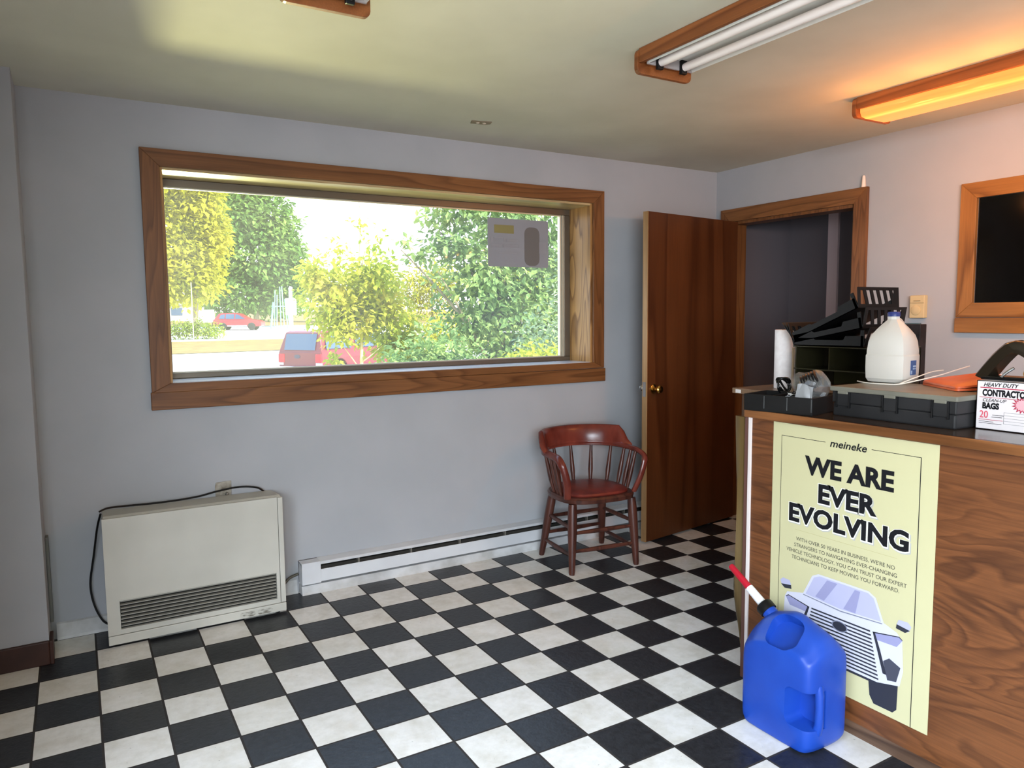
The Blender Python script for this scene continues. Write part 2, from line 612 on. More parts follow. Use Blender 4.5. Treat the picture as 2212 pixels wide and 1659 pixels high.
b.face(b.verts([(gx0, GY + 0.006, gz0), (gx1, GY + 0.006, gz0), (gx1, GY + 0.006, gz1), (gx0, GY + 0.006, gz1)]))
b.obj('glass_pane', GLASS, win)
# a faded sign taped to the pane
def film(name, c):
    m = bpy.data.materials.new(name)
    m.use_nodes = True
    t = NT(m)
    t.n.clear()
    o_ = t.new('OutputMaterial')
    d = t.new('BsdfDiffuse')
    tl = t.new('BsdfTranslucent')
    d.inputs[0].default_value = c
    tl.inputs[0].default_value = c
    mx = t.new('MixShader')
    mx.inputs[0].default_value = 0.30
    t.l.new(d.outputs[0], mx.inputs[1])
    t.l.new(tl.outputs[0], mx.inputs[2])
    t.l.new(mx.outputs[0], o_.inputs[0])
    return m


SIGN = film('faded_sign_film', srgb(166, 166, 172))
SIGNY = film('faded_yellow_print', srgb(168, 160, 110))
SIGNW = film('faded_white_print', srgb(172, 172, 178))
SIGND = film('faded_dark_print', srgb(136, 132, 130))
sg = empty('window_sign', (1.187, GY - 0.001, 1.725), label='faded grey printed sign sheet stuck to upper right of the window glass', cat='sign')
b = MB()
b.prism(rrect(0, 0, 0.441, 0.295, 0.012), 1, 0, 0.003)
b.obj('sheet', SIGN, sg)
b = MB()
b.box((0.045, -0.0012, 0.205), (0.185, 0, 0.255))
b.obj('yellow_block', SIGNY, sg)
b = MB()
b.box((0.018, -0.0012, 0.150), (0.036, 0, 0.180))
b.box((0.042, -0.0012, 0.173), (0.108, 0, 0.180))
b.box((0.112, -0.0012, 0.150), (0.124, 0, 0.180))
b.box((0.130, -0.0012, 0.152), (0.215, 0, 0.168))
b.box((0.022, -0.0012, 0.118), (0.100, 0, 0.136))
b.box((0.108, -0.0012, 0.118), (0.212, 0, 0.136))
b.box((0.075, -0.0012, 0.080), (0.205, 0, 0.088))
b.obj('faint_print', SIGNW, sg)
b = MB()
b.prism(rrect(0.262, 0.01, 0.374, 0.25, 0.04), 1, -0.0012, 0)
b.obj('dark_block', SIGND, sg)
b = MB()
b.box((0.372, -0.0016, 0.090), (0.424, 0, 0.160))
b.obj('pale_block', SIGNW, sg)

# ---------------------------------------------------------------- door in the right wall
dr = empty('door_1', (2.86, 1.07, 0), math.radians(8.5), kind='structure')
dr['label'] = 'brown veneer slab door standing open against the room'
# leaf runs along local -x from the hinge
b = MB()
b.box((-0.915, -0.036, 0.012), (0, 0.0, 2.035))
dl = b.obj('leaf', DOORW, dr, bevel=0.002)
b = MB()
b.box((-0.917, -0.0365, 0.012), (-0.911, 0.0005, 2.035))
b.obj('leaf_edge', DOOREDGE, dr)
rx = Matrix.Rotation(math.radians(90), 4, 'X')
for nm, sgn, mm in (('knob', 1, BRASS), ('knob', -1, STEEL)):
    b = MB()
    T = Matrix.Translation((-0.855, -0.036 if sgn > 0 else 0.0, 0.965)) @ Matrix.Rotation(math.radians(90 * sgn), 4, 'X')
    b.lathe([(0.001, 0), (0.030, 0), (0.030, 0.004), (0.024, 0.008), (0.011, 0.012), (0.010, 0.026), (0.016, 0.032), (0.025, 0.042),
             (0.026, 0.052), (0.020, 0.060), (0.001, 0.063)], n=24, mat=T)
    b.obj(nm, mm, dr, smooth=True)
b = MB()
b.box((-0.920, -0.030, 0.92), (-0.916, -0.006, 1.01))
b.obj('latch_plate', STEEL, dr)
dc = empty('trim_2', (0, 0, 0), kind='structure')
b = MB()
b.prism([(0.082, 2.125), (1.178, 2.125), (1.095, 2.04), (0.165, 2.04)], 0, XR - 0.022, XR)
b.obj('head_casing', OAKY, dc, bevel=0.002)
for q in ([(0.082, 2.125), (0.165, 2.04), (0.165, 0), (0.082, 0)], [(1.178, 2.125), (1.095, 2.04), (1.095, 0), (1.178, 0)]):
    b = MB()
    b.prism(q, 0, XR - 0.022, XR)
    b.obj('side_casing', OAKV, dc, bevel=0.002)
b = MB()
b.box((XR, 0.165, 0), (XR + 0.12, 0.183, 2.04))
b.box((XR, 1.077, 0), (XR + 0.12, 1.095, 2.04))
b.box((XR, 0.165, 2.022), (XR + 0.12, 1.095, 2.04))
b.box((XR + 0.05, 0.183, 0), (XR + 0.085, 0.195, 2.022))
b.obj('jamb_lining', OAKV, dc)

# white tapered tube above the door casing
b = MB()
b.lathe([(0.001, 0), (0.0125, 0), (0.011, 0.03), (0.0085, 0.058), (0.006, 0.064), (0.001, 0.066)], n=14)
o = b.obj('white_tube', mat('white_tube', srgb(236, 216, 200), 0.5), smooth=True)
o.location = (XR - 0.013, 0.112, 2.125)
tag(o, 'small white tapered tube standing on the door casing corner', 'tube')

# ---------------------------------------------------------------- service window in the right wall
w2 = empty('window_2', (0, 0, 0), kind='structure')
b = MB()
b.prism([(-0.432, 2.056), (-0.510, 1.979), (-1.6, 1.979), (-1.68, 2.056)], 0, XR - 0.022, XR)
b.obj('head_casing', OAKRY, w2, bevel=0.002)
b = MB()
b.prism([(-0.432, 2.056), (-0.510, 1.979), (-0.510, 1.463), (-0.432, 1.39)], 0, XR - 0.022, XR)
b.obj('side_casing', OAKR, w2, bevel=0.002)
b = MB()
b.prism([(-1.68, 2.056), (-1.6, 1.979), (-1.6, 1.463), (-1.68, 1.39)], 0, XR - 0.022, XR)
b.obj('side_casing', OAKR, w2, bevel=0.002)
b = MB()
b.prism([(-0.432, 1.39), (-0.510, 1.463), (-1.6, 1.463), (-1.68, 1.39)], 0, XR - 0.022, XR)
b.obj('bottom_casing', OAKRY, w2, bevel=0.002)
b = MB()
b.box((XR - 0.026, -1.68, 1.314), (XR, -0.43, 1.388))
b.obj('apron', OAKRY, w2, bevel=0.003)
b = MB()
b.box((XR - 0.004, -1.599, 1.464), (XR + 0.01, -0.513, 1.978))
b.obj('dark_pane', mat('black_glass', srgb(6, 6, 6), 0.12, 0, 0.3), w2)

# thermostat
th = empty('thermostat', (XR, -0.235, 1.388), label='beige wall thermostat with round dial left of the service window', cat='thermostat')
TBEI = mat('beige_plastic', srgb(206, 184, 138), 0.5)
b = MB()
b.box((-0.032, -0.04, 0), (0, 0.04, 0.12), 0.004)
b.obj('housing', TBEI, th)
b = MB()
b.lathe([(0.001, 0), (0.026, 0), (0.026, 0.004), (0.022, 0.006), (0.001, 0.006)], n=28,
        mat=Matrix.Translation((-0.031, 0.004, 0.042)) @ Matrix.Rotation(math.radians(-90), 4, 'Y'))
b.obj('dial', TBEI, th, smooth=True)
b = MB()
b.box((-0.0335, -0.038, 0.079), (-0.0318, 0.038, 0.081))
b.box((-0.0345, -0.018, 0.090), (-0.0318, 0.018, 0.093))
b.obj('scale_slot', mat('thermostat_lines', srgb(140, 118, 80), 0.6), th)

# ---------------------------------------------------------------- ceiling lights
TUBE = mat('unlit_tube', srgb(236, 226, 220), 0.35)
REFL = mat('white_reflector', srgb(206, 206, 200), 0.45)
LENS = bpy.data.materials.new('lit_lens')
LENS.use_nodes = True
t = NT(LENS)
bs = P(LENS)
bs.inputs['Base Color'].default_value = srgb(110, 76, 40)
bs.inputs['Roughness'].default_value = 0.3
cx = t.coords((1, 1, 1))
sp = t.new('SeparateXYZ')
t.l.new(cx, sp.inputs[0])
stripe = t.ramp(t.math('ABSOLUTE', t.math('SUBTRACT', sp.outputs[0], 0.062)), [(0.0, (1, 1, 1, 1)), (0.010, (0.75, 0.75, 0.75, 1)), (0.03, (0, 0, 0, 1))])
fine = t.ramp(t.noise(t.coords((1, 0.01, 1)), 90, 2), [(0.3, (0.9, 0.9, 0.9, 1)), (0.7, (1.1, 1.1, 1.1, 1))])
ecol = t.mix(stripe, (1.8, 0.44, 0.085, 1), (1.9, 0.82, 0.15, 1))
t.l.new(t.mix(1.0, ecol, fine, 'MULTIPLY'), bs.inputs['Emission Color'])
bs.inputs['Emission Strength'].default_value = 1.0


def light_fixture(x, lit, label):
    """wood-trimmed 4 ft ceiling light; local y runs away from the window"""
    r = empty('ceiling_light', (x, -0.36, ZC), label=label, cat='ceiling light', group='wood trimmed ceiling lights')
    L = 1.27
    b = MB()
    b.prism(rrect(-0.005, -0.088, 0.262, -0.0005, 0.02), 1, 0, 0.020)
    for f in b.b.verts: pass
    o = b.obj('end_board', FIXW, r, bevel=0.002)
    b = MB()
    b.prism(rrect(-0.005, -0.088, 0.262, -0.0005, 0.02), 1, -L - 0.02, -L)
    b.obj('end_board', FIXW, r, bevel=0.002)
    b = MB()
    b.box((0.0, -L, -0.052), (0.018, 0, -0.0005))
    b.obj('side_board', FIXW, r, bevel=0.002)
    if lit:
        b = MB()
        prof = [(0.020, -0.040), (0.022, -0.066), (0.032, -0.083), (0.060, -0.088), (0.200, -0.088), (0.228, -0.083), (0.240, -0.066), (0.242, -0.030), (0.23, -0.02), (0.03, -0.02)]
        b.prism(prof, 1, -L + 0.004, -0.004)
        b.obj('lens', LENS, r, smooth=True, angle=60)
    else:
        b = MB()
        prof = [(0.024, -0.002), (0.020, -0.055), (0.024, -0.057), (0.034, -0.030), (0.120, -0.022), (0.136, -0.022), (0.222, -0.030), (0.236, -0.060), (0.240, -0.058), (0.236, -0.002)]
        b.prism(prof, 1, -L + 0.03, -0.028)
        b.obj('reflector', REFL, r)
        for tx in (0.070, 0.186):
            b = MB()
            b.lathe([(0.001, 0), (0.0145, 0), (0.015, 0.01), (0.015, L - 0.10), (0.0145, L - 0.09), (0.001, L - 0.09)], n=18,
                    mat=Matrix.Translation((tx, -0.045, -0.052)) @ Matrix.Rotation(math.radians(90), 4, 'X'))
            tb = b.obj('tube', TUBE, r, smooth=True)
            for yy in (-0.036, -L + 0.042):
                b = MB()
                b.box((tx - 0.014, yy - 0.008, -0.076), (tx + 0.014, yy + 0.008, -0.025), 0.003)
                b.obj('socket', BLACKP if yy > -0.1 else REFL, tb)
        b = MB()
        b.box((0.020, -0.030, -0.060), (0.240, -0.022, -0.012))
        b.obj('end_plate', mat('fixture_end_plate', srgb(168, 160, 158), 0.5), r)
    if lit:
        for k in range(5):
            for lx, lz, en in ((-0.11, -0.125, 0.62), (0.12, -0.38, 4.8)):
                ld = bpy.data.lights.new('lens_boost_light', 'POINT')  # added in mid-air beside and below the lens to boost its orange light
                ld.energy = en
                ld.color = (1.0, 0.36, 0.08)
                ld.shadow_soft_size = 0.0
                lo = link(bpy.data.objects.new('lens_boost_light', ld))
                lo.parent = r
                lo.location = (lx, -0.12 - k * 0.26, lz)
    return r


light_fixture(-0.472, False, 'unlit ceiling light at the top edge, above the window')
light_fixture(0.820, False, 'unlit twin tube ceiling light in the middle of the ceiling')
light_fixture(2.100, True, 'lit ceiling light glowing orange near the right wall')

cp = empty('ceiling_bracket', (0.80, 0.835, ZC), math.radians(-8), label='small brown metal plate screwed to the ceiling near the window', cat='plate')
PLT = mat('tarnished_plate', srgb(132, 116, 98), 0.5, 0.3)
b = MB()
b.prism([(-0.055, -0.02), (0.05, -0.028), (0.058, 0.012), (0.03, 0.03), (-0.045, 0.028)], 2, -0.004, -0.0003)
b.obj('plate', PLT, cp, bevel=0.001)
for xx in (-0.015, 0.02):
    b = MB()
    b.lathe([(0.001, -0.009), (0.008, -0.008), (0.010, -0.004), (0.001, -0.004)], (xx, 0, 0), 12)
    b.obj('screw', mat('pale_screw', srgb(190, 176, 160), 0.4, 0.2), cp, smooth=True)

# ---------------------------------------------------------------- gas wall heater
hx0, hx1 = -0.968, -0.212
HB = mottled('cream_enamel', srgb(184, 182, 172), srgb(196, 194, 184), 3, 0.45, 3)
gh = empty('gas_heater', (hx0, 1.0, 0), label='beige gas space heater standing on the floor below the window', cat='heater')
W_ = hx1 - hx0
b = MB()
b.prism([(0.012, 0.02), (0.232, 0.02), (0.232, 0.555), (0.215, 0.562), (0.03, 0.577), (0.012, 0.572), (0.006, 0.56)], 0, 0.004, W_ - 0.004)
b.obj('cabinet', HB, gh, bevel=0.005)
b = MB()
b.box((0.0, -0.006, 0.014), (W_, 0.012, 0.054), 0.003)
b.obj('base_panel', HB, gh)
gx_0, gx_1, gz_0, gz_1 = 0.05, W_ - 0.042, 0.08, 0.206
b = MB()
wall_holes(b, 1, -0.004, 0.011, 0.0, W_ - 0.026, 0.057, 0.572, [(gx_0, gx_1, gz_0, gz_1)])
b.obj('front_panel', HB, gh)
b = MB()
b.box((W_ - 0.023, -0.003, 0.057), (W_, 0.011, 0.570), 0.002)
b.obj('edge_panel', HB, gh)
gr = MB()
gr.box((gx_0, 0.010, gz_0), (gx_1, 0.013, gz_1))
gr = gr.obj('grille', mat('grille_gap_shade', srgb(34, 33, 30), 0.8, 0, 0.2), gh)  # dark sheet standing in for the shade between the slats
for k in range(8):
    zz = gz_0 + 0.010 + k * (gz_1 - gz_0 - 0.016) / 7
    b = MB()
    b.prism([(-0.003, zz), (-0.002, zz + 0.0035), (0.010, zz + 0.0055), (0.010, zz + 0.003)], 0, gx_0 + 0.002, gx_1 - 0.002)
    b.obj('slat', mat('grille_slat', srgb(136, 134, 124), 0.5) if k == 0 else bpy.data.materials['grille_slat'], gr)
b = MB()
for (x0_, x1_, z0_, z1_) in ((gx_0 - 0.005, gx_0, gz_0 - 0.005, gz_1 + 0.005), (gx_1, gx_1 + 0.005, gz_0 - 0.005, gz_1 + 0.005), (gx_0, gx_1, gz_1, gz_1 + 0.005), (gx_0, gx_1, gz_0 - 0.005, gz_0)):
    b.box((x0_, -0.0065, z0_), (x1_, -0.003, z1_))
b.obj('grille_trim', HB, gh)
for (u0, u1) in ((0.02, 0.05), (W_ - 0.05, W_ - 0.02)):
    for v in (0.03, 0.19):
        b = MB()
        b.lathe([(0.001, 0), (0.012, 0), (0.012, 0.014), (0.008, 0.022), (0.001, 0.022)], ((u0 + u1) / 2, v, 0), 12)
        b.obj('foot', BLACKP, gh)
b = MB()
pts = spline([(-0.005, 0.10, 0.585), (0.03, 0.12, 0.592), (0.10, 0.16, 0.583), (0.25, 0.17, 0.577), (0.40, 0.19, 0.578), (0.50, 0.205, 0.590), (0.60, 0.21, 0.597), (0.68, 0.205, 0.585), (0.715, 0.205, 0.560)], 8)
b.tube(pts, 0.0045, 8)
tag(b.obj('power_cord', BLACKP, gh, smooth=True), 'black cord lying along the top')
b = MB()
pts = spline([(0.0, 0.12, 0.57), (-0.016, 0.15, 0.50), (-0.035, 0.19, 0.37), (-0.055, 0.20, 0.24), (-0.045, 0.20, 0.14), (-0.015, 0.20, 0.06), (0.02, 0.20, 0.03)], 8)
b.tube(pts, 0.0045, 8)
tag(b.obj('power_cord', BLACKP, gh, smooth=True), 'black cord hanging down the left side')
SMG = mottled('grime_smudge', srgb(120, 116, 106), srgb(190, 188, 178), 60, 0.6, 5, 0.3, stretch=(0.5, 1, 1.6), lo=0.42, hi=0.56)
for (xa, xb) in ((W_ - 0.215, W_ - 0.145), (W_ - 0.135, W_ - 0.065)):
    b = MB()
    b.prism(rrect(xa, 0.020, xb, 0.043, 0.011, 4), 1, -0.0066, -0.0059)
    b.obj('grime_smudge', SMG, gh)

b = MB()
b.tube(spline([(W_ - 0.01, 0.205, 0.060), (W_ + 0.03, 0.205, 0.062), (W_ + 0.07, 0.212, 0.092), (W_ + 0.115, 0.214, 0.105)], 6), 0.007, 10)
tag(b.obj('gas_pipe', mat('dull_pipe', srgb(96, 92, 84), 0.5, 0.5), gh, smooth=True), 'short dull gas pipe at the right side')

# wall plate above the heater
wp = empty('wall_plate', (-0.436, YW, 0.545), label='worn metal cover plate on the wall above the heater', cat='plate')
b = MB()
b.prism([(-0.038, 0.0), (0.034, 0.0), (0.036, 0.082), (0.02, 0.083), (-0.034, 0.080), (-0.040, 0.062)], 1, -0.006, -0.0005)
b.obj('plate', mottled('tarnished_metal', srgb(120, 112, 98), srgb(178, 172, 160), 30, 0.4, 4, 0.5, metal=0.5), wp, bevel=0.001)
b = MB()
b.lathe([(0.001, 0), (0.009, 0), (0.008, 0.012), (0.004, 0.018), (0.001, 0.019)], n=12, mat=Matrix.Translation((0.012, -0.006, 0.022)) @ Matrix.Rotation(math.radians(90), 4, 'X'))
b.obj('screw', STEEL, wp, smooth=True)

# ---------------------------------------------------------------- baseboard heater
bh = empty('baseboard_heater', (-0.09, YW, 0), label='long white metal baseboard heater along the window wall', cat='heater')
LB = XR - 0.03 + 0.09
b = MB()
b.box((0.0, -0.012, 0.05), (LB, 0, 0.168))
b.obj('back_plate', WHITEMETAL, bh)
b = MB()
b.prism([(-0.012, 0.168), (-0.012, 0.164), (-0.060, 0.156), (-0.070, 0.150), (-0.071, 0.154), (-0.062, 0.162)], 0, 0.0, LB)
b.obj('hood', WHITEMETAL, bh)
b = MB()
b.prism([(-0.070, 0.124), (-0.072, 0.122), (-0.072, 0.060), (-0.060, 0.056), (-0.058, 0.058), (-0.069, 0.064), (-0.069, 0.124)], 0, 0.098, LB)
b.obj('front_panel', WHITEMETAL, bh)
b = MB()
b.box((0.0, -0.075, 0.055), (0.098, -0.001, 0.168), 0.002)
b.obj('end_cap', WHITEMETAL, bh)
b = MB()
b.box((0.098, -0.050, 0.075), (LB, -0.014, 0.135))
b.obj('fin_core', DARKGAP, bh)
BRK = mat('dull_bracket', srgb(110, 106, 98), 0.6)
for k in range(9):
    xx = 0.3 + k * 0.3
    MB().box((xx, -0.067, 0.118), (xx + 0.008, -0.012, 0.152)).obj('bracket', BRK, bh)

# ---------------------------------------------------------------- captain's chair
LEATH = mottled('oxblood_leather', srgb(92, 32, 26), srgb(122, 46, 36), 14, 0.36, 4, 0.5)
RAILW = mottled('red_brown_rail', srgb(92, 38, 30), srgb(122, 56, 44), 9, 0.24, 4, 0.5, stretch=(1, 1, 0.5))
ch = empty('captains_chair', (1.492, 0.862, 0), math.radians(-7.4), label='dark red wooden captain chair with a spindle back beside the open door', cat='chair')
feet = {'fl': (-0.213, -0.20), 'fr': (0.203, -0.195), 'bl': (-0.215, 0.185), 'br': (0.225, 0.235)}
tops = {'fl': (-0.190, -0.165), 'fr': (0.188, -0.165), 'bl': (-0.165, 0.13), 'br': (0.165, 0.13)}
ZS = 0.385


def legpt(k, z):
    t_ = z / ZS
    return Vector((feet[k][0] * (1 - t_) + tops[k][0] * t_, feet[k][1] * (1 - t_) + tops[k][1] * t_, z))


for k in feet:
    b = MB()
    b.tube([legpt(k, z) for z in (0, 0.02, 0.06, 0.14, 0.25, 0.33, ZS)], [0.015, 0.0175, 0.019, 0.0225, 0.026, 0.026, 0.023], 12)
    b.obj('leg', CHAIRW, ch, smooth=True)
for (a, c_, z) in (('fl', 'fr', 0.225), ('fl', 'fr', 0.125), ('bl', 'br', 0.24), ('bl', 'br', 0.14), ('fl', 'bl', 0.25), ('fl', 'bl', 0.10), ('fr', 'br', 0.25), ('fr', 'br', 0.10)):
    p0, p1 = legpt(a, z), legpt(c_, z)
    b = MB()
    b.tube([p0.lerp(p1, q) for q in (0, 0.12, 0.35, 0.5, 0.65, 0.88, 1)], [0.009, 0.010, 0.0125, 0.0135, 0.0125, 0.010, 0.009], 10)
    b.obj('stretcher', CHAIRW, ch, smooth=True)


def seat_outline(g=0.0):
    pts = []
    for k in range(48):
        a = 2 * math.pi * k / 48
        e = 2.0 / 3.2 if math.sin(a) < 0 else 2.0 / 2.3
        x = (0.232 + g) * math.copysign(abs(math.cos(a)) ** e, math.cos(a))
        y = (0.215 + g) * math.copysign(abs(math.sin(a)) ** e, math.sin(a)) - 0.005
        pts.append((x, y))
    return pts


b = MB()
b.loft([[(x, y, z) for x, y in seat_outline(g)] for g, z in ((-0.012, 0.383), (0.0, 0.388), (0.003, 0.408), (-0.006, 0.418), (-0.02, 0.419))])
b.obj('seat_frame', CHAIRW, ch, smooth=True)
b = MB()
b.loft([[(x, y, z) for x, y in seat_outline(g)] for g, z in ((-0.034, 0.412), (-0.028, 0.424), (-0.034, 0.434), (-0.06, 0.442), (-0.12, 0.447), (-0.2, 0.448))])
b.obj('seat_cushion', LEATH, ch, smooth=True)


def arm_at(u):
    """U-shaped rail in plan: u=-1 left front end ... 0 back centre ... 1 right front end; returns (x, y)"""
    a = abs(u)
    sgn = 1 if u >= 0 else -1
    if a < 0.55:
        ang = a / 0.55 * math.radians(88)
        return Vector((sgn * 0.262 * math.sin(ang), 0.215 * math.cos(ang) - 0.005 + 0.01, 0))
    q = (a - 0.55) / 0.45
    return Vector((sgn * (0.262 + 0.006 * q), 0.0 - 0.155 * q, 0))


b = MB()
pts = []
for i in range(0, 41):
    u = -1 + i / 20
    p = arm_at(u)
    p.z = 0.640 + 0.014 * (1 - abs(u))
    pts.append(p)
left = [Vector((-0.214, -0.150, 0.418)), Vector((-0.232, -0.185, 0.50)), Vector((-0.252, -0.192, 0.57)), Vector((-0.266, -0.178, 0.618))]
right = [Vector((-p.x, p.y, p.z)) for p in left][::-1]
allp = spline(left + pts[1:-1:3] + right, 5)
n_ = len(allp)
b.tube(allp, [0.0175 if 0.12 < i / n_ < 0.88 else 0.0165 for i in range(n_)], 12, flat=(1.25, 0.85))
b.obj('arm_rail', RAILW, ch, smooth=True)
# crest: thick curved board standing on the back of the rail
b = MB()
rings = []
N = 26
for i in range(N + 1):
    u = -0.56 + 1.12 * i / N
    p = arm_at(u)
    e = min(1.0, (1 - abs(u) / 0.56) / 0.24)
    e = e * e * (3 - 2 * e)
    hgt = 0.022 + 0.100 * e
    c_ = Vector((p.x, p.y, 0))
    nrm = Vector((p.x / 0.262 ** 2, p.y / 0.215 ** 2, 0)).normalized()
    ring = []
    for (dn, dz) in ((-0.017, 0.0), (-0.016, 0.35), (-0.006, 0.75), (0.006, 0.95), (0.018, 1.0), (0.030, 0.93), (0.031, 0.7), (0.022, 0.35), (0.018, 0.0)):
        ring.append(c_ + nrm * dn + Vector((0, 0, 0.640 + hgt * dz)))
    rings.append(ring)
b.loft(rings)
b.obj('crest_rail', RAILW, ch, smooth=True, angle=70)
for u in (-0.80, -0.66, -0.52, -0.36, -0.18, 0.0, 0.18, 0.36, 0.52, 0.66, 0.80):
    p = arm_at(u)
    top = Vector((p.x, p.y, 0.638))
    bot = Vector((p.x * 0.80, p.y * 0.84 - 0.004, 0.414))
    b = MB()
    b.tube([bot.lerp(top, q) for q in (0, 0.15, 0.35, 0.6, 0.85, 1)], [0.009, 0.0115, 0.0145, 0.0125, 0.010, 0.009], 10)
    b.obj('spindle', CHAIRW, ch, smooth=True)

# ---------------------------------------------------------------- counters
ZT = 1.062
ct_ = empty('service_counter', (1.1615, -0.62, 0), label='oak plywood service counter with the yellow poster on its front', cat='counter')
b = MB()
b.box((0.0, -2.6, 0.05), (0.56, 0.0, ZT - 0.028))
b.obj('front_panel', PLY, ct_)
b = MB()
b.box((0.006, -2.6, 0.0), (0.55, 0.0, 0.05))
b.obj('plinth', wood('plinth_board', srgb(70, 50, 38), srgb(112, 86, 68), 1, 6, 1.2, 0.1, 0.5), ct_)
b = MB()
b.box((-0.008, -2.6, ZT - 0.004), (0.56, 0.028, ZT))
b.obj('worktop', TOPLAM, ct_)
b = MB()
b.box((-0.020, -2.6, ZT - 0.030), (0.0, 0.02, ZT), 0.003)
b.obj('edge_band', PLYTOP, ct_)
b = MB()
b.box((-0.006, -0.004, 0.0), (0.003, 0.010, ZT - 0.03), 0.001)
b.obj('corner_strip', mat('white_corner_strip', srgb(226, 216, 212), 0.35), ct_)
b = MB()
b.box((-0.003, 0.010, 0.0), (0.006, 0.030, ZT - 0.03), 0.002)
b.obj('corner_post', mat('mauve_brown_post', srgb(98, 66, 58), 0.4), ct_)
b = MB()
rings = []
for i in range(25):
    z = i / 24 * (ZT - 0.035)
    q = z / ZT
    e_ = min(1, max(0, (z - 0.06) / 0.32))
    bulge = (0.046 + 0.007 * math.sin(q * 7 + 0.5)) * e_ * e_ * (3 - 2 * e_)
    rings.append([(0.012, 0.028, z), (0.004, 0.036 + bulge * 0.3, z), (0.000 + 0.004 * math.sin(q * 9), 0.034 + bulge * 0.75, z), (0.010, 0.036 + bulge, z), (0.022, 0.034 + bulge, z), (0.03, 0.028, z)])
b.loft(rings)
b.obj('end_panel', wood('olive_end_veneer', srgb(70, 54, 28), srgb(124, 102, 64), 2, 7, 1.6, 0.22, 0.2, 0.2, 0.5), ct_, smooth=True)

rc = empty('return_counter', (1.7235, 0.0, 0), label='plain wood side counter along the right wall under the letter trays', cat='counter')
b = MB()
b.box((0.0, -1.2, ZT - 0.026), (1.14, 0.0, ZT), 0.002)
b.obj('worktop', SLABW, rc)
b = MB()
b.box((0.03, -1.2, 0.0), (1.14, -0.035, ZT - 0.026))
b.obj('cabinet', wood('return_cabinet', srgb(84, 58, 36), srgb(122, 88, 58), 2, 6, 1.2, 0.1), rc)
b = MB()
b.box((-0.001, -0.055, ZT - 0.023), (0.0, -0.022, ZT - 0.006))
b.obj('paper_tag', PAPERW, rc)

# ---------------------------------------------------------------- poster
PAP = mat('yellow_poster_paper', srgb(196, 191, 150), 0.6, 0, 0.3)
ps = empty('poster', (1.1612, -0.724, 1.028), label='pale yellow poster about vehicle technology taped to the counter front', cat='poster')
PW, PH = 0.604, 0.900


def pl(pts, d0, d1=None):
    """poster polygon; u to the right (towards -y), v down; d = distance in front of the paper"""
    b = MB()
    a = -0.0012 - d0
    v = b.verts([(a, -u, -v_) for u, v_ in pts])
    b.face(v)
    return b


b = MB()
rows = []
for i in range(9):
    v_ = PH * i / 8
    wav = 0.0025 * math.sin(i * 0.9) if i > 4 else 0.0
    rows.append([(-0.0008 - abs(wav) * (1 if k in (0,) else 0.15), -PW * k / 6, -v_) for k in range(7)])
for z in range(8):
    pass
grid = [[b.b.verts.new(Vector((-0.0008, p[1], p[2]))) for p in r] for r in rows]
for i in range(8):
    for k in range(6):
        b.face([grid[i][k], grid[i][k + 1], grid[i + 1][k + 1], grid[i + 1][k]])
g2 = [[b.b.verts.new(Vector((-0.0002, p[1], p[2]))) for p in r] for r in rows]
for i in range(8):
    for k in range(6):
        b.face([g2[i][k], g2[i + 1][k], g2[i + 1][k + 1], g2[i][k + 1]])
b.obj('sheet', PAP, ps)
b = MB()


def rule(b, u0, v0, u1, v1, d=0.0):
    x = -0.0012 - d
    b.face(b.verts([(x, -u0, -v0), (x, -u1, -v0), (x, -u1, -v1), (x, -u0, -v1)]))


fm, ft = 0.037, 0.0018
rule(b, fm, 0.045, fm + ft, PH - 0.0)
rule(b, PW - 0.055, 0.045, PW - 0.055 + ft * 1.4, PH - 0.0)
rule(b, fm, 0.045, 0.218, 0.045 + ft)
rule(b, 0.388, 0.045, PW - 0.053, 0.045 + ft)
b.obj('border_line', INK, ps)
_font = None


def text(name, body, m, parent, u, v, size, weight=0.0, shear=0.0, align='CENTER', spacing=1.0, wscale=1.0, d=0.0004, line=1.0, frame='poster'):
    cu = bpy.data.curves.new(name, 'FONT')
    cu.body = body
    cu.size = size
    cu.align_x = align
    cu.offset = weight
    cu.shear = shear
    cu.space_character = spacing
    cu.space_line = line
    cu.resolution_u = 3
    o = link(bpy.data.objects.new(name, cu))
    bpy.context.view_layer.update()
    me = bpy.data.meshes.new_from_object(o.evaluated_get(bpy.context.evaluated_depsgraph_get()))
    bpy.data.objects.remove(o)
    for vtx in me.vertices:
        x, y = vtx.co.x * wscale, vtx.co.y
        vtx.co = (-0.0012 - d, -(u + x), -v + y)
    o = link(bpy.data.objects.new(name, me))
    me.materials.clear()
    me.materials.append(m)
    o.parent = parent
    return o


def fit_text(name, body, m, parent, u0, u1, vbase, cap, weight, shear=0.0, d=0.0004, du=0.0, dv=0.0):
    """set in a box: from u0 to u1, capitals `cap` high standing on vbase"""
    o = text(name, body, m, parent, 0, 0, 0.1, weight * 0.1 / cap, shear, 'LEFT', d=d)
    ys = [-v.co.y for v in o.data.vertices]
    zs = [v.co.z for v in o.data.vertices]
    x0, x1, top = min(ys), max(ys), max(zs)
    for v in o.data.vertices:
        v.co.y = -(u0 + du + (-v.co.y - x0) * (u1 - u0) / (x1 - x0))
        v.co.z = -(vbase + dv) + v.co.z * cap / top
    return o


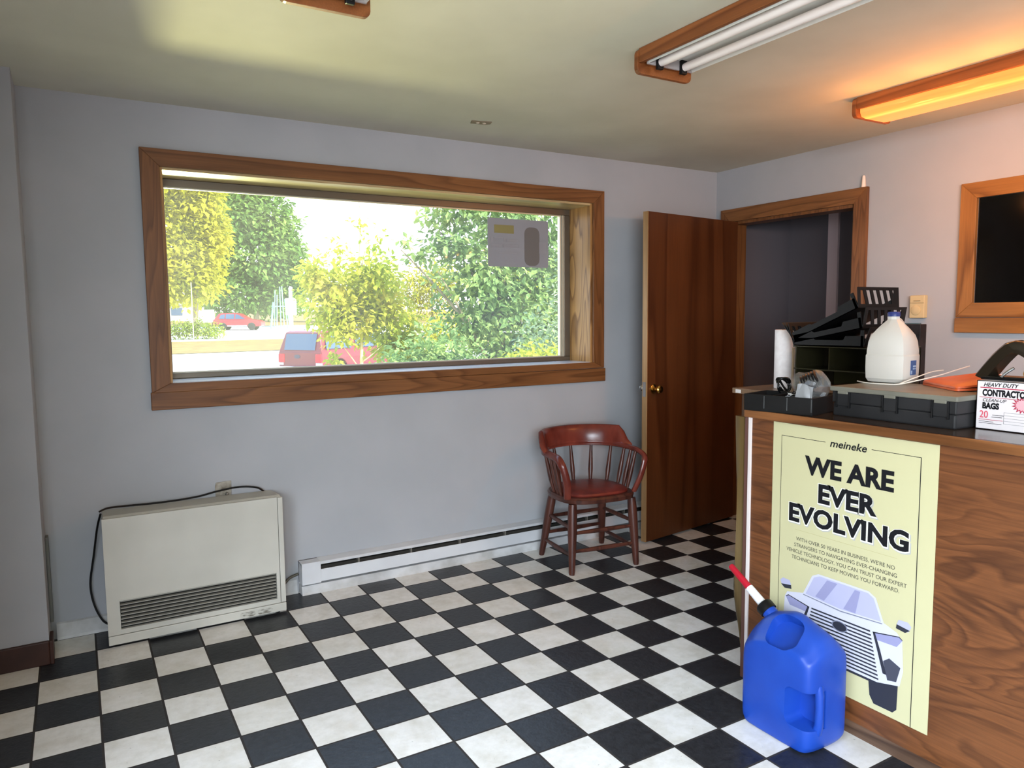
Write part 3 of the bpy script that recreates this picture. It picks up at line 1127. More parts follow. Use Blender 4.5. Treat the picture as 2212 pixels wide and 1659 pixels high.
fit_text('brand_lettering', 'meineke', INK, ps, 0.236, 0.372, 0.058, 0.0245, 0.0004, 0.24)
HAL = mat('letter_halo', srgb(232, 230, 218), 0.6)
HSH = mat('letter_drop_print', srgb(176, 176, 170), 0.6)
for i, (s_, u0_, u1_, v_) in enumerate((('WE ARE', 0.138, 0.468, 0.167), ('EVER', 0.196, 0.414, 0.258), ('EVOLVING', 0.077, 0.523, 0.346))):
    if i:
        fit_text('headline_halo', s_, HSH, ps, u0_ - 0.002, u1_ + 0.004, v_ + 0.006, 0.068, 0.0042, d=0.0001, du=0.003)
        fit_text('headline_halo', s_, HAL, ps, u0_ - 0.003, u1_ + 0.003, v_ + 0.002, 0.068, 0.0048, d=0.0002)
    fit_text('headline', s_, INK, ps, u0_, u1_, v_, 0.064, 0.0026)
TXT = mat('grey_ink', srgb(74, 74, 66), 0.7, 0, 0.2)
text('paragraph', "WITH OVER 50 YEARS IN BUSINESS, WE'RE NO\nSTRANGERS TO NAVIGATING EVER-CHANGING\nVEHICLE TECHNOLOGY. YOU CAN TRUST OUR EXPERT\nTECHNICIANS TO KEEP MOVING YOU FORWARD.", TXT, ps, 0.296, 0.4155, 0.0190, 0.0, wscale=0.94, line=1.22)
b = MB()
rule(b, 0.105, 0.3765, 0.487, 0.3773)
b.obj('divider_line', mat('tan_ink', srgb(170, 162, 110), 0.7), ps)
CARS = 1
PCAR = empty('printed_car', (0, 0, 0))
PCAR.parent = ps
CW = mat('print_white', srgb(202, 202, 214), 0.6)
CLAV = mat('print_lavender', srgb(146, 146, 182), 0.6)
CLAV2 = mat('print_pale_lavender', srgb(176, 176, 204), 0.6)
CDK = mat('print_dark', srgb(42, 44, 54), 0.6)
CFOG = mat('print_charcoal', srgb(66, 68, 80), 0.6)
CMD = mat('print_grey', srgb(120, 124, 142), 0.6)


def vmap(v):
    k = [(0.40, 0.490), (0.428, 0.512), (0.534, 0.598), (0.60, 0.640), (0.775, 0.803), (0.868, 0.880), (0.9, 0.905)]
    for (a, c_), (e_, g_) in zip(k, k[1:]):
        if v <= e_: return c_ + (v - a) * (g_ - c_) / (e_ - a)
    return v


def shp(name, pts, m, d):
    b = pl([(u + 0.006, vmap(v)) for u, v in pts], d)
    return b.obj(name, m, PCAR)


shp('car_tyre', [(0.395, 0.740), (0.500, 0.745), (0.498, 0.850), (0.485, 0.868), (0.420, 0.868), (0.405, 0.84)], CDK, 0.0002)
shp('car_tyre', [(0.085, 0.735), (0.150, 0.745), (0.150, 0.850), (0.095, 0.850)], CDK, 0.0002)
shp('car_underside', [(0.09, 0.730), (0.49, 0.730), (0.41, 0.785), (0.15, 0.785)], CDK, 0.00025)
shp('car_body', [(0.062, 0.590), (0.072, 0.560), (0.140, 0.535), (0.175, 0.445), (0.200, 0.428), (0.390, 0.428), (0.415, 0.445), (0.445, 0.535),
                 (0.490, 0.560), (0.508, 0.590), (0.515, 0.700), (0.505, 0.755), (0.430, 0.775), (0.150, 0.775), (0.070, 0.755), (0.056, 0.700)], CW, 0.0003)
shp('car_windscreen', [(0.150, 0.534), (0.182, 0.450), (0.205, 0.436), (0.388, 0.436), (0.408, 0.450), (0.436, 0.534), (0.29, 0.548)], CLAV2, 0.0004)
shp('screen_reflection', [(0.19, 0.530), (0.235, 0.442), (0.275, 0.442), (0.225, 0.536)], CLAV, 0.0005)
shp('screen_reflection', [(0.30, 0.540), (0.340, 0.442), (0.360, 0.442), (0.345, 0.542)], CLAV, 0.0005)
shp('car_bonnet_line', [(0.140, 0.540), (0.29, 0.556), (0.440, 0.540), (0.44, 0.545), (0.29, 0.562), (0.14, 0.545)], CMD, 0.0005)
for s_ in (0, 1):
    fl = (lambda u: 0.576 - u) if s_ else (lambda u: u)
    shp('car_mirror', [(fl(u), v) for u, v in [(0.040, 0.512), (0.052, 0.498), (0.082, 0.500), (0.088, 0.520), (0.082, 0.534), (0.050, 0.538)]], CLAV2, 0.0004)
    shp('mirror_base', [(fl(u), v) for u, v in [(0.044, 0.528), (0.088, 0.520), (0.090, 0.538), (0.060, 0.545)]], CDK, 0.0005)
    shp('car_headlight', [(fl(u), v) for u, v in [(0.066, 0.588), (0.078, 0.575), (0.165, 0.600), (0.162, 0.625), (0.085, 0.622)]], CLAV, 0.0005)
    shp('car_fog_recess', [(fl(u), v) for u, v in [(0.070, 0.690), (0.108, 0.672), (0.128, 0.690), (0.112, 0.752), (0.082, 0.745)]], CFOG, 0.0005)
    shp('headlight_rim', [(fl(u), v) for u, v in [(0.066, 0.588), (0.078, 0.575), (0.165, 0.600), (0.164, 0.604), (0.079, 0.580), (0.068, 0.590)]], CDK, 0.0006)
    shp('car_grille_side', [(fl(u), v) for u, v in [(0.160, 0.600), (0.168, 0.600), (0.150, 0.660), (0.128, 0.735), (0.115, 0.735), (0.140, 0.655)]], CDK, 0.0006)
b = MB()
for k in range(13):
    v0 = 0.640 + k * 0.0124
    ws = 0.112 + 0.034 * (k / 12)
    x = -0.0012 - 0.0006
    b.face(b.verts([(x, -(0.294 - ws), -v0), (x, -(0.294 + ws), -v0), (x, -(0.294 + ws), -(v0 + 0.0055)), (x, -(0.294 - ws), -(v0 + 0.0055))]))
b.obj('car_grille', CDK, PCAR)
shp('car_emblem', [(0.288 + 0.030 * math.cos(2 * math.pi * k / 24), 0.630 + 0.020 * math.sin(2 * math.pi * k / 24)) for k in range(24)], CMD, 0.0007)
shp('car_emblem_face', [(0.288 + 0.026 * math.cos(2 * math.pi * k / 24), 0.630 + 0.0165 * math.sin(2 * math.pi * k / 24)) for k in range(24)], CDK, 0.0008)

# ---------------------------------------------------------------- blue can
BLUE = mottled('blue_plastic', srgb(22, 62, 156), srgb(30, 72, 170), 5, 0.38, 3, 0.45)
cn = empty('fuel_can', (1.022, -0.945, 0), label='blue plastic fuel can with a red tipped spout in front of the poster', cat='can')
# slices along x (depth); profile in (y, z): +y is the spout end
prof = {
    'edge': [(0.118, 0.012), (-0.118, 0.012), (-0.136, 0.035), (-0.136, 0.27), (-0.10, 0.292), (0.0, 0.296), (0.10, 0.280), (0.136, 0.25), (0.136, 0.035)],
    'near': [(0.130, 0.002), (-0.130, 0.002), (-0.147, 0.03), (-0.147, 0.30), (-0.112, 0.330), (0.0, 0.342), (0.10, 0.312), (0.147, 0.275), (0.147, 0.03)],
    'mid': [(0.130, 0.0), (-0.130, 0.0), (-0.150, 0.03), (-0.150, 0.335), (-0.118, 0.378), (-0.01, 0.424), (0.09, 0.392), (0.150, 0.318), (0.150, 0.03)],
}


def dens(pl_, n=5):
    out = []
    for i in range(len(pl_)):
        a, c_ = Vector(pl_[i]), Vector(pl_[(i + 1) % len(pl_)])
        for k in range(n): out.append(a.lerp(c_, k / n))
    return out


b = MB()
rings = []
for x, key, ky in ((-0.107, 'edge', 0.80), (-0.100, 'near', 0.90), (-0.078, 'near', 0.985), (-0.035, 'mid', 1.0), (0.035, 'mid', 1.0), (0.078, 'near', 0.985), (0.100, 'near', 0.90), (0.107, 'edge', 0.80)):
    rings.append([(x, p[0] * ky, p[1]) for p in dens(prof[key], 3)])
b.loft(rings)
body = b.obj('body', BLUE, cn, smooth=True, sub=2)
bake(body)
# side grip recess and top grip recess
c1 = MB()
c1.prism(rrect(-0.190, 0.085, -0.052, 0.212, 0.022, 5), 0, -0.2, -0.028)
cut(body, c1)
c2 = MB()
T = Matrix.Translation((-0.080, 0.030, 0.385)) @ Matrix.Rotation(math.radians(-38), 4, 'Y')
c2.prism(rrect(-0.062, -0.055, 0.062, 0.062, 0.040, 6), 0, -0.06, 0.05, mat=Matrix.Translation((-0.072, -0.008, 0.370)) @ Matrix.Rotation(math.radians(50), 4, 'Y') @ Matrix.Rotation(0, 4, 'X'))
cut(body, c2)
m = body.modifiers.new('b', 'BEVEL')
m.width = 0.006
m.segments = 3
m.limit_method = 'ANGLE'
m.angle_limit = math.radians(50)
for p in body.data.polygons: p.use_smooth = True
b = MB()
b.tube([(-0.050, -0.134, 0.228), (-0.052, -0.143, 0.200), (-0.053, -0.145, 0.150), (-0.052, -0.143, 0.100), (-0.050, -0.134, 0.070)], [0.016, 0.0145, 0.0135, 0.0145, 0.016], 14)
b.obj('grip_bar', BLUE, cn, smooth=True)
A0, A1 = Vector((0.0, 0.100, 0.376)), Vector((0.0, 0.285, 0.492))
ax = (A1 - A0).normalized()


def along(name, prof_, m, parent, n=20, origin=A0, axis=ax):
    b = MB()
    q = axis.to_track_quat('Z', 'Y').to_matrix().to_4x4()
    b.lathe(prof_, n=n, mat=Matrix.Translation(origin) @ q)
    return b.obj(name, m, parent, smooth=True)


along('neck', [(0.001, -0.03), (0.026, -0.03), (0.026, 0.012), (0.001, 0.012)], BLUE, cn)
along('collar', [(0.001, 0.008), (0.031, 0.008), (0.031, 0.034), (0.027, 0.040), (0.014, 0.042), (0.001, 0.042)], BLACKP, cn, 28)
sp_ = along('spout', [(0.001, 0.040), (0.016, 0.040), (0.0155, 0.060), (0.0145, 0.115), (0.001, 0.115)], mat('white_plastic', srgb(226, 226, 228), 0.35), cn)
along('spout_tip', [(0.0125, 0.112), (0.0130, 0.120), (0.0115, 0.214), (0.0095, 0.219), (0.0075, 0.214), (0.0085, 0.12)], mat('red_plastic', srgb(176, 24, 44), 0.3), sp_)

# ---------------------------------------------------------------- things on the counter
# black compartment tray
U_ = Vector((0.057, -0.255, 0)).normalized()
ang_tr = math.atan2(U_.y, U_.x)
TRP = mottled('black_tray_plastic', srgb(15, 15, 15), srgb(22, 22, 22), 8, 0.45)
tr_ = empty('parts_tray', (1.120, -0.618, ZT), ang_tr, label='open black plastic tray with dividers at the counter corner', cat='tray')
# local x along the front (to the right in the photo), local y = away (depth)
TL, TD, TH = 0.262, 0.168, 0.062
b = MB()
b.box((0, 0, 0.0005), (TL, TD, 0.004))
b.box((0, 0, 0), (TL, 0.004, TH))
b.box((0, TD - 0.004, 0), (TL, TD, TH))
b.box((0, 0, 0), (0.004, TD, TH))
b.box((TL - 0.004, 0, 0), (TL, TD, TH))
b.obj('bin', TRP, tr_, bevel=0.0015)
for q in (0.333, 0.667):
    b = MB()
    b.box((TL * q - 0.0015, 0.004, 0.004), (TL * q + 0.0015, TD - 0.004, TH - 0.006))
    b.obj('divider', TRP, tr_)
for q in (0.31, 0.645, 0.985):
    b = MB()
    b.box((TL * q - 0.0012, -0.002, 0.012), (TL * q + 0.0012, 0.0005, TH - 0.004))
    b.obj('rib', mat('worn_rib', srgb(78, 80, 80), 0.4) if 'worn_rib' not in bpy.data.materials else bpy.data.materials['worn_rib'], tr_)

# clear bag with a black part, sitting in the tray
CLEAR = bpy.data.materials.new('clear_bag')
CLEAR.use_nodes = True
t = NT(CLEAR)
t.n.clear()
o_ = t.new('OutputMaterial')
tr0 = t.new('BsdfTransparent')
tr0.inputs[0].default_value = (0.93, 0.93, 0.93, 1)
gl = t.new('BsdfGlossy')
gl.inputs['Roughness'].default_value = 0.12
df = t.new('BsdfDiffuse')
df.inputs[0].default_value = (0.8, 0.8, 0.8, 1)
ms = t.new('MixShader')
ms2 = t.new('MixShader')
lw = t.new('LayerWeight')
lw.inputs[0].default_value = 0.35
t.l.new(t.math('ADD', t.math('MULTIPLY', lw.outputs['Facing'], 0.35), 0.05), ms.inputs[0])
t.l.new(tr0.outputs[0], ms.inputs[1])
t.l.new(gl.outputs[0], ms.inputs[2])
ms2.inputs[0].default_value = 0.06
t.l.new(ms.outputs[0], ms2.inputs[1])
t.l.new(df.outputs[0], ms2.inputs[2])
t.l.new(ms2.outputs[0], o_.inputs[0])


def crumple(name, size, m, parent, seed, loc, rot, amp=0.2, sub=3):
    b = MB()
    r_ = random.Random(seed)
    bmesh.ops.create_icosphere(b.b, subdivisions=sub, radius=1.0)
    ph = [(Vector((r_.uniform(-3, 3), r_.uniform(-3, 3), r_.uniform(-3, 3))), r_.uniform(0, 6)) for _ in range(7)]
    for v in b.b.verts:
        f_ = 1 + amp * sum(math.sin(v.co.dot(k) * 1.4 + p) for k, p in ph) / 3
        c_ = v.co * f_
        v.co = Matrix.LocRotScale(Vector(loc), Euler(rot), Vector(size)) @ c_
    return b.obj(name, m, parent)


bg_ = empty('plastic_bag', (1.262, -0.790, ZT + 0.006), label='clear plastic bag holding a ribbed black part, in the black tray', cat='bag')
crumple('bag_film', (0.056, 0.060, 0.066), CLEAR, bg_, 3, (0.0, 0.0, 0.078), (0.2, 0.1, 0.4), 0.18)
b = MB()
pr_ = []
for k in range(13):
    pr_ += [(0.026 + (0.006 if k % 2 else 0), k * 0.005)]
b.lathe([(0.001, 0)] + pr_ + [(0.001, 0.06)], n=20, mat=Matrix.Translation((-0.005, -0.012, 0.108)) @ Matrix.Rotation(math.radians(60), 4, 'X') @ Matrix.Rotation(math.radians(25), 4, 'Y') @ Matrix.Translation((0, 0, -0.03)))
b.obj('ribbed_part', BLACKP, bg_, smooth=True)
# white pouch
POU = mat('frosted_pouch', srgb(140, 142, 144), 0.35, 0, 0.5)
b = MB()
n_ = 8
g = []
for i in range(n_ + 1):
    row = []
    for k in range(n_ + 1):
        u, v = i / n_, k / n_
        bul = 0.006 * math.sin(u * math.pi) * math.sin(v * math.pi) + 0.0025 * math.sin(u * 9 + v * 4)
        row.append((u, v, bul))
    g.append(row)
for sgn in (1, -1):
    vs = [[b.b.verts.new(Vector(((u - 0.5) * 0.058, sgn * bu, v * 0.072 + 0.004 * math.sin(u * 5)))) for (u, v, bu) in row] for row in g]
    for i in range(n_):
        for k in range(n_):
            b.face([vs[i][k], vs[i + 1][k], vs[i + 1][k + 1], vs[i][k + 1]])
bmesh.ops.remove_doubles(b.b, verts=b.b.verts, dist=1e-4)
o = b.obj('plastic_pouch', POU, smooth=True, angle=80)
o.location = (1.182, -0.826, ZT + 0.034)
o.rotation_euler = (math.radians(-12), math.radians(4), ang_tr)
tag(o, 'small frosted white pouch standing in front of the clear bag', 'pouch')
# shredded clear wrap
b = MB()
for k in range(9):
    p = Vector((1.205 + rnd.uniform(-0.01, 0.02), -0.765 + rnd.uniform(-0.02, 0.02), ZT + 0.045 + rnd.uniform(0, 0.025)))
    q = [p + Vector((rnd.uniform(-0.02, 0.02), rnd.uniform(-0.03, 0.03), rnd.uniform(-0.012, 0.012))) for _ in range(3)]
    v = b.verts(q)
    b.face(v)
o = b.obj('film_wrap', mat('crinkled_film', srgb(196, 198, 200), 0.15, 0.3), None)
tag(o, 'crinkled shiny film scraps lying in the black tray', 'plastic film', kind='stuff')

# coiled black cable against the paper roll
b = MB()
for k in range(3):
    cc = Vector((0, 0, 0.034))
    pts = []
    for i in range(33):
        a = 2 * math.pi * i / 32
        pts.append(cc + Vector(((0.024 + 0.004 * k * math.sin(a)) * math.cos(a + 0.3 * k), 0.006 * (k - 1) + 0.003 * math.sin(3 * a), (0.030 - 0.003 * k) * math.sin(a))))
    b.tube(pts, 0.0042, 8, cap=False)
b.tube(spline([(-0.012, -0.004, 0.006), (0.008, -0.006, 0.008), (0.020, 0.002, 0.012), (0.0, 0.006, 0.03), (-0.02, 0.0, 0.05)], 6), 0.0042, 8)
o = b.obj('cable_coil', BLACKG, smooth=True)
o.location = (1.302, -0.640, ZT + 0.050)
o.rotation_euler = (0, math.radians(12), math.radians(-35))
tag(o, 'coiled glossy black cable in front of the paper towel roll', 'cable')

# paper towel roll
pt_ = empty('paper_towel_roll', (1.915, -0.155, ZT), label='white paper towel roll standing upright on the side counter', cat='paper towel')
b = MB()
b.lathe([(0.020, 0.001), (0.051, 0.0), (0.052, 0.003), (0.052, 0.277), (0.051, 0.28), (0.020, 0.279)], n=36)
b.obj('paper', mottled('towel_paper', srgb(236, 230, 230), srgb(244, 240, 240), 40, 0.9, 2, 0.1), pt_, smooth=True)
b = MB()
b.lathe([(0.018, 0.0), (0.020, 0.0), (0.020, 0.281), (0.018, 0.281)], n=24)
b.obj('cardboard_core', mat('cardboard', srgb(160, 130, 96), 0.8), pt_, smooth=True)

# smoked letter organiser with two shelves (bottom unit)
SMOKE = mat('smoked_plastic', srgb(44, 42, 26), 0.12, 0, 0.6, alpha=0.86)
ox, oy = 1.80, -0.285
og = empty('desk_organizer', (ox, oy, ZT), label='smoked plastic two shelf desk organizer under the tilted black letter trays', cat='organizer')
OL, OD, OH = 0.42, 0.30, 0.212
for nm, q in (('shelf', 0.0), ('shelf', 0.105), ('shelf', OH - 0.006)):
    b = MB()
    b.box((0, -OL, q), (OD, 0, q + 0.006), 0.002)
    b.obj(nm, SMOKE, og)
b = MB()
b.box((0.02, -0.006, 0.006), (OD, 0, OH - 0.006))
b.obj('end_wall', SMOKE, og)
b = MB()
b.box((0.02, -OL, 0.006), (OD, -OL + 0.006, OH - 0.006))
b.obj('end_wall', SMOKE, og)
b = MB()
b.box((OD - 0.006, -OL, 0.006), (OD, 0, OH - 0.006))
b.obj('back_wall', mat('olive_back', srgb(70, 66, 42), 0.2), og)
b = MB()
b.box((0.0, -OL * 0.46, 0.105), (OD, -OL * 0.46 + 0.004, OH - 0.006))
b.obj('divider', SMOKE, og)
b = MB()
b.box((-0.004, -0.008, 0.0), (0.004, 0.0, OH - 0.01))
b.obj('front_post', mat('worn_post', srgb(120, 100, 76), 0.4), og)
o = MB().box((ox + 0.03, oy - 0.40, ZT + 0.007), (ox + 0.25, oy - 0.10, ZT + 0.032)).obj('paper_stack', mottled('brown_papers', srgb(96, 62, 38), srgb(126, 86, 52), 10, 0.7))
tag(o, 'stack of brown papers on the lower shelf of the organizer', 'papers')
o = MB().box((ox + 0.02, oy - 0.085, ZT + 0.020), (ox + 0.12, oy - 0.025, ZT + 0.075), 0.004).obj('brass_box', mat('gold_foil', srgb(190, 146, 74), 0.3, 0.7))
o.location.z = -0.0135
tag(o, 'small gold coloured box on the lower shelf of the organizer', 'box')

# three tilted black letter trays
def letter_tray(z, pitch, ln, label):
    r = empty('letter_tray', (ox - 0.005, oy - 0.012, z), 0, label, 'letter tray', 'black letter trays stacked on the organizer')
    r.rotation_euler = (math.radians(-pitch), 0, 0)
    wd, h_ = 0.285, 0.082
    b = MB()
    b.box((0, -ln, 0), (wd, 0, 0.0035))
    b.obj('floor_plate', BLACKP, r)
    for x0 in (0, wd - 0.004):
        b = MB()
        b.prism([(0, 0.0), (0, 0.034), (-0.10, 0.034), (-0.11, 0.026), (-ln * 0.72, 0.026), (-ln * 0.75, 0.044), (-ln, 0.046), (-ln, 0.0)], 0, x0, x0 + 0.004)
        b.obj('side_rail', BLACKP, r)
    # far end wall (slotted), flared outward
    for yy, hh, ns, fl_ in ((-ln, h_, 5, -0.03), (0.0, 0.100, 5, 0.034)):
        b = MB()
        xs = [0.0]
        for i in range(ns):
            a_ = wd * (0.10 + 0.80 * i / ns)
            xs += [a_ + 0.010, a_ + 0.010 + wd * 0.105]
        xs.append(wd)

        def Q(x, q):
            return Vector((x + 0.03 * q * (0.5 - x / wd) * 0, yy + fl_ * q, 0.0 + hh * q))
        def quad(x0, x1, q0, q1, sk=0.0):
            th = Vector((0, 0.0035, 0))
            c4 = [Q(x0 + sk * q0, q0), Q(x1 + sk * q0, q0), Q(x1 + sk * q1, q1), Q(x0 + sk * q1, q1)]
            v0 = b.verts([p for p in c4])
            v1 = b.verts([p + th for p in c4])
            b.face(v0[::-1])
            b.face(v1)
            for i in range(4): b.face([v0[i], v0[(i + 1) % 4], v1[(i + 1) % 4], v1[i]])
        quad(0, wd, 0, 0.18)
        quad(0, wd, 0.86, 1.0)
        quad(0, 0.018, 0.18, 0.86)
        quad(wd - 0.034, wd, 0.18, 0.86)
        for i in range(1, len(xs) - 2, 2):
            x1 = xs[i + 1]
            quad(x1 - 0.010, x1 + 0.010, 0.18, 0.86, -0.026)
        b.obj('slotted_end', BLACKP, r)
    for xp in (0.0, wd - 0.008):
        MB().box((xp, -ln, 0.0), (xp + 0.008, -ln + 0.016, 0.070), 0.002).obj('corner_post', BLACKP, r)
    return r


zt0 = ZT + OH
letter_tray(zt0 + 0.001, 0.5, 0.345, 'lowest black letter tray, lying flat on the smoked organizer')
letter_tray(zt0 + 0.013, 11.5, 0.345, 'middle black letter tray, tilted between the other two trays')
letter_tray(zt0 + 0.026, 24.0, 0.345, 'topmost black letter tray, tilted up the steepest')

# grey tool case
CASEB = mottled('dark_case_plastic', srgb(30, 30, 31), srgb(40, 40, 41), 6, 0.5)
CASEL = mottled('grey_case_lid', srgb(104, 102, 92), srgb(120, 118, 106), 6, 0.4)
tcx = empty('tool_case', (1.262, -0.885, ZT), math.radians(-90), label='dark grey plastic tool case with three latches under the water jug', cat='case')
# local x runs to the right in the photo (world -y); local y away (world +x)
CL, CD = 0.432, 0.292
b = MB()
b.box((0.004, 0.004, 0.0), (CL - 0.004, CD - 0.004, 0.046), 0.006)
b.obj('base', CASEB, tcx)
b = MB()
b.box((0.002, 0.002, 0.046), (CL - 0.002, CD - 0.002, 0.088), 0.004)
b.obj('lid', CASEB, tcx)
b = MB()
b.box((-0.004, -0.006, 0.086), (CL + 0.004, CD + 0.004, 0.103), 0.004)
b.obj('lid_rim', CASEL, tcx)
for xx in (0.024, 0.196, 0.360):
    la = MB()
    la.box((xx, -0.002, 0.036), (xx + 0.046, 0.006, 0.084), 0.002)
    la = la.obj('latch', CASEB, tcx)
    for x2 in (xx - 0.004, xx + 0.046):
        MB().box((x2, -0.005, 0.030), (x2 + 0.004, 0.004, 0.088), 0.001).obj('latch_rib', BLACKP, la)
    b = MB()
    b.box((xx + 0.004, -0.006, 0.078), (xx + 0.042, 0.002, 0.090), 0.002)
    b.obj('latch_tab', CASEL, la)

# milk jug
ZCASE = ZT + 0.103
JUG = mat('milky_plastic', srgb(200, 195, 186), 0.35, 0, 0.4)
P(JUG).inputs['Subsurface Weight'].default_value = 0.25
P(JUG).inputs['Subsurface Radius'].default_value = (0.02, 0.02, 0.02)
jg = empty('water_jug', (1.565, -0.915, ZCASE), math.radians(9), label='translucent white gallon jug with a blue cap on the tool case', cat='jug')


def sq(hw, r, z, n=2, ex=0):
    return [(x, y, z) for x, y in rrect(-hw, -hw, hw + ex, hw, min(r * 1.25, hw * 0.98), n)]


b = MB()
b.loft([sq(0.058, 0.02, 0.0), sq(0.068, 0.024, 0.003), sq(0.075, 0.026, 0.016), sq(0.0765, 0.026, 0.05), sq(0.0765, 0.026, 0.098), sq(0.0735, 0.024, 0.104), sq(0.0735, 0.024, 0.112),
        sq(0.074, 0.026, 0.118), sq(0.0715, 0.028, 0.150), sq(0.066, 0.03, 0.172), sq(0.052, 0.032, 0.196), sq(0.038, 0.03, 0.214), sq(0.024, 0.022, 0.226), sq(0.0205, 0.02, 0.230), sq(0.0195, 0.019, 0.248)])
jb = b.obj('bottle', JUG, jg, smooth=True, angle=24)
b = MB()
b.tube(spline([(0.060, 0.0, 0.088), (0.084, 0.0, 0.105), (0.088, 0.0, 0.14), (0.074, 0.0, 0.185), (0.045, 0.0, 0.215), (0.02, 0, 0.222)], 6), [0.016] * 31, 12)
b.obj('handle', JUG, jg, smooth=True)
b = MB()
b.lathe([(0.001, 0.240), (0.0215, 0.240), (0.0215, 0.254), (0.019, 0.257), (0.001, 0.257)], n=28)
b.obj('cap', mat('blue_cap', srgb(40, 52, 110), 0.4), jg, smooth=True)
b = MB()
b.box((-0.030, -0.0775, 0.030), (0.016, -0.0760, 0.082))
lb = b.obj('label', mat('blue_label', srgb(52, 82, 132), 0.5), jg)
b = MB()
b.box((-0.012, -0.0782, 0.058), (0.012, -0.0774, 0.064))
b.box((-0.012, -0.0782, 0.050), (0.012, -0.0774, 0.054))
b.box((-0.028, -0.0782, 0.033), (-0.018, -0.0774, 0.046))
b.obj('label_print', mat('pale_blue_print', srgb(150, 172, 200), 0.5), lb)

# black file box behind the jug
fb = empty('file_box', (2.36, -0.42, ZT), 0, label='black upright file box behind the water jug', cat='box')
b = MB()
b.box((0.0, -0.125, 0.0), (0.05, 0.0, 0.302), 0.003)
b.obj('case', mottled('black_box_card', srgb(24, 20, 20), srgb(40, 32, 32), 20, 0.5), fb)
for zz in (0.05, 0.12, 0.19, 0.25):
    b = MB()
    b.box((-0.002, -0.122, zz), (0.0, -0.003, zz + 0.003))
    b.obj('ridge', BLACKM, fb)
b = MB()
b.box((0.01, -0.11, 0.302), (0.03, -0.03, 0.306))
b.obj('paper_edge', mat('teal_paper', srgb(70, 92, 96), 0.7), fb)

# orange folder
ORG = mottled('orange_vinyl', srgb(196, 82, 36), srgb(216, 100, 46), 10, 0.42, 3, 0.45)
of = empty('orange_folder', (1.535, -1.045, ZCASE), math.radians(-125), label='orange vinyl folder lying on the tool case beside the jug', cat='folder')
b = MB()
pts = rrect(0, 0, 0.235, 0.215, 0.012, 3)
b.loft([[(x, y, z + 0.010 * (y / 0.22)) for x, y in pts] for z in (0.001, 0.008)])
b.obj('back_cover', ORG, of, smooth=True, angle=50)
b = MB()
b.loft([[(0.112 + (x - 0.112) * s_, 0.1 + (y - 0.1) * s_, z + 0.022 * (y / 0.22)) for x, y in pts] for z, s_ in ((0.009, 1.0), (0.015, 0.99), (0.024, 0.82), (0.026, 0.5))])
b.obj('front_cover', ORG, of, smooth=True, angle=50)
b = MB()
b.box((0.06, 0.15, 0.044), (0.11, 0.21, 0.0455))
b.obj('white_slip', PAPERW, of)

# white cable
b = MB()
pts = spline([(1.465, -0.845, ZCASE + 0.003), (1.43, -0.90, ZCASE + 0.003), (1.428, -0.955, ZCASE + 0.003), (1.455, -1.01, ZCASE + 0.004), (1.52, -1.04, ZCASE + 0.016), (1.585, -1.08, ZCASE + 0.034), (1.62, -1.11, ZCASE + 0.050), (1.66, -1.14, ZCASE + 0.066)], 8)
b.tube(pts, 0.0022, 8)
b.tube(spline([(1.455, -1.01, ZCASE + 0.004), (1.55, -1.03, ZCASE + 0.030), (1.62, -1.035, ZCASE + 0.042), (1.66, -1.05, ZCASE + 0.046)], 6), 0.0020, 8)
o = b.obj('white_cable', mat('white_cable', srgb(226, 220, 208), 0.4), smooth=True)
tag(o, 'thin white forked cable looping from the jug over the orange folder', 'cable')

# contractor bags box
bx = empty('bag_box', (1.355, -1.324, ZT), label='white contractor clean-up bags carton at the right end of the counter', cat='box')
BW, BD, BHH = 0.300, 0.125, 0.149
CARD = mat('white_carton', srgb(224, 217, 217), 0.55)
b = MB()
wall_holes(b, 0, 0, 0.002, -BW, 0, 0.0005, BHH, [])
b.box((BD - 0.002, -BW, 0.0005), (BD, 0, BHH))
b.box((0, -0.002, 0.0005), (BD, 0, BHH))
b.box((0, -BW, 0.0005), (BD, -BW + 0.002, BHH))
b.box((0, -BW, 0.0005), (BD, 0, 0.003))
b.box((0.0, -BW, BHH - 0.002), (BD, 0, BHH))
b.obj('carton', CARD, bx)
RED = mat('red_print', srgb(176, 44, 74), 0.6)
RED2 = mat('pink_print', srgb(214, 84, 104), 0.6)


def box_text(name, body, m, u, v, size, weight, shear=0.0, ws=1.0):
    o = text(name, body, m, bx, u, v, size, weight, shear, 'LEFT', 1.0, ws, d=-0.0004)
    o.location = (0, 0, BHH)
    return o


def box_rule(name, rects, m, d=0.0008):
    b = MB()
    for u0, v0, u1, v1 in rects:
        x = -d
        b.face(b.verts([(x, -u0, BHH - v0), (x, -u1, BHH - v0), (x, -u1, BHH - v1), (x, -u0, BHH - v1)]))
    return b.obj(name, m, bx)


box_text('heading', 'HEAVY DUTY', INK, 0.019, 0.017, 0.0165, 0.0003, 0.3, 0.95)
box_text('product_title', 'CONTRACTOR', INK, 0.017, 0.045, 0.0265, 0.0014, 0.0, 0.71)
box_text('product_subtitle', 'CLEAN-UP', INK, 0.017, 0.063, 0.0135, 0.0001, 0.3, 1.05)
box_text('product_title', 'BAGS', INK, 0.018, 0.084, 0.0245, 0.0014, 0.0, 0.80)
box_text('bag_count', '20', RED2, 0.011, 0.113, 0.031, 0.0004, 0.0, 0.82)
box_rule('red_bar', [(0.010, 0.0195, 0.290, 0.0225), (0.009, 0.0495, 0.15, 0.0510), (0.009, 0.1175, 0.078, 0.1190)], RED)
box_rule('small_print', [(0.048, 0.102, 0.080, 0.1035), (0.046, 0.108, 0.076, 0.1095), (0.010, 0.1235, 0.052, 0.1248), (0.010, 0.1285, 0.075, 0.1298)], INK)
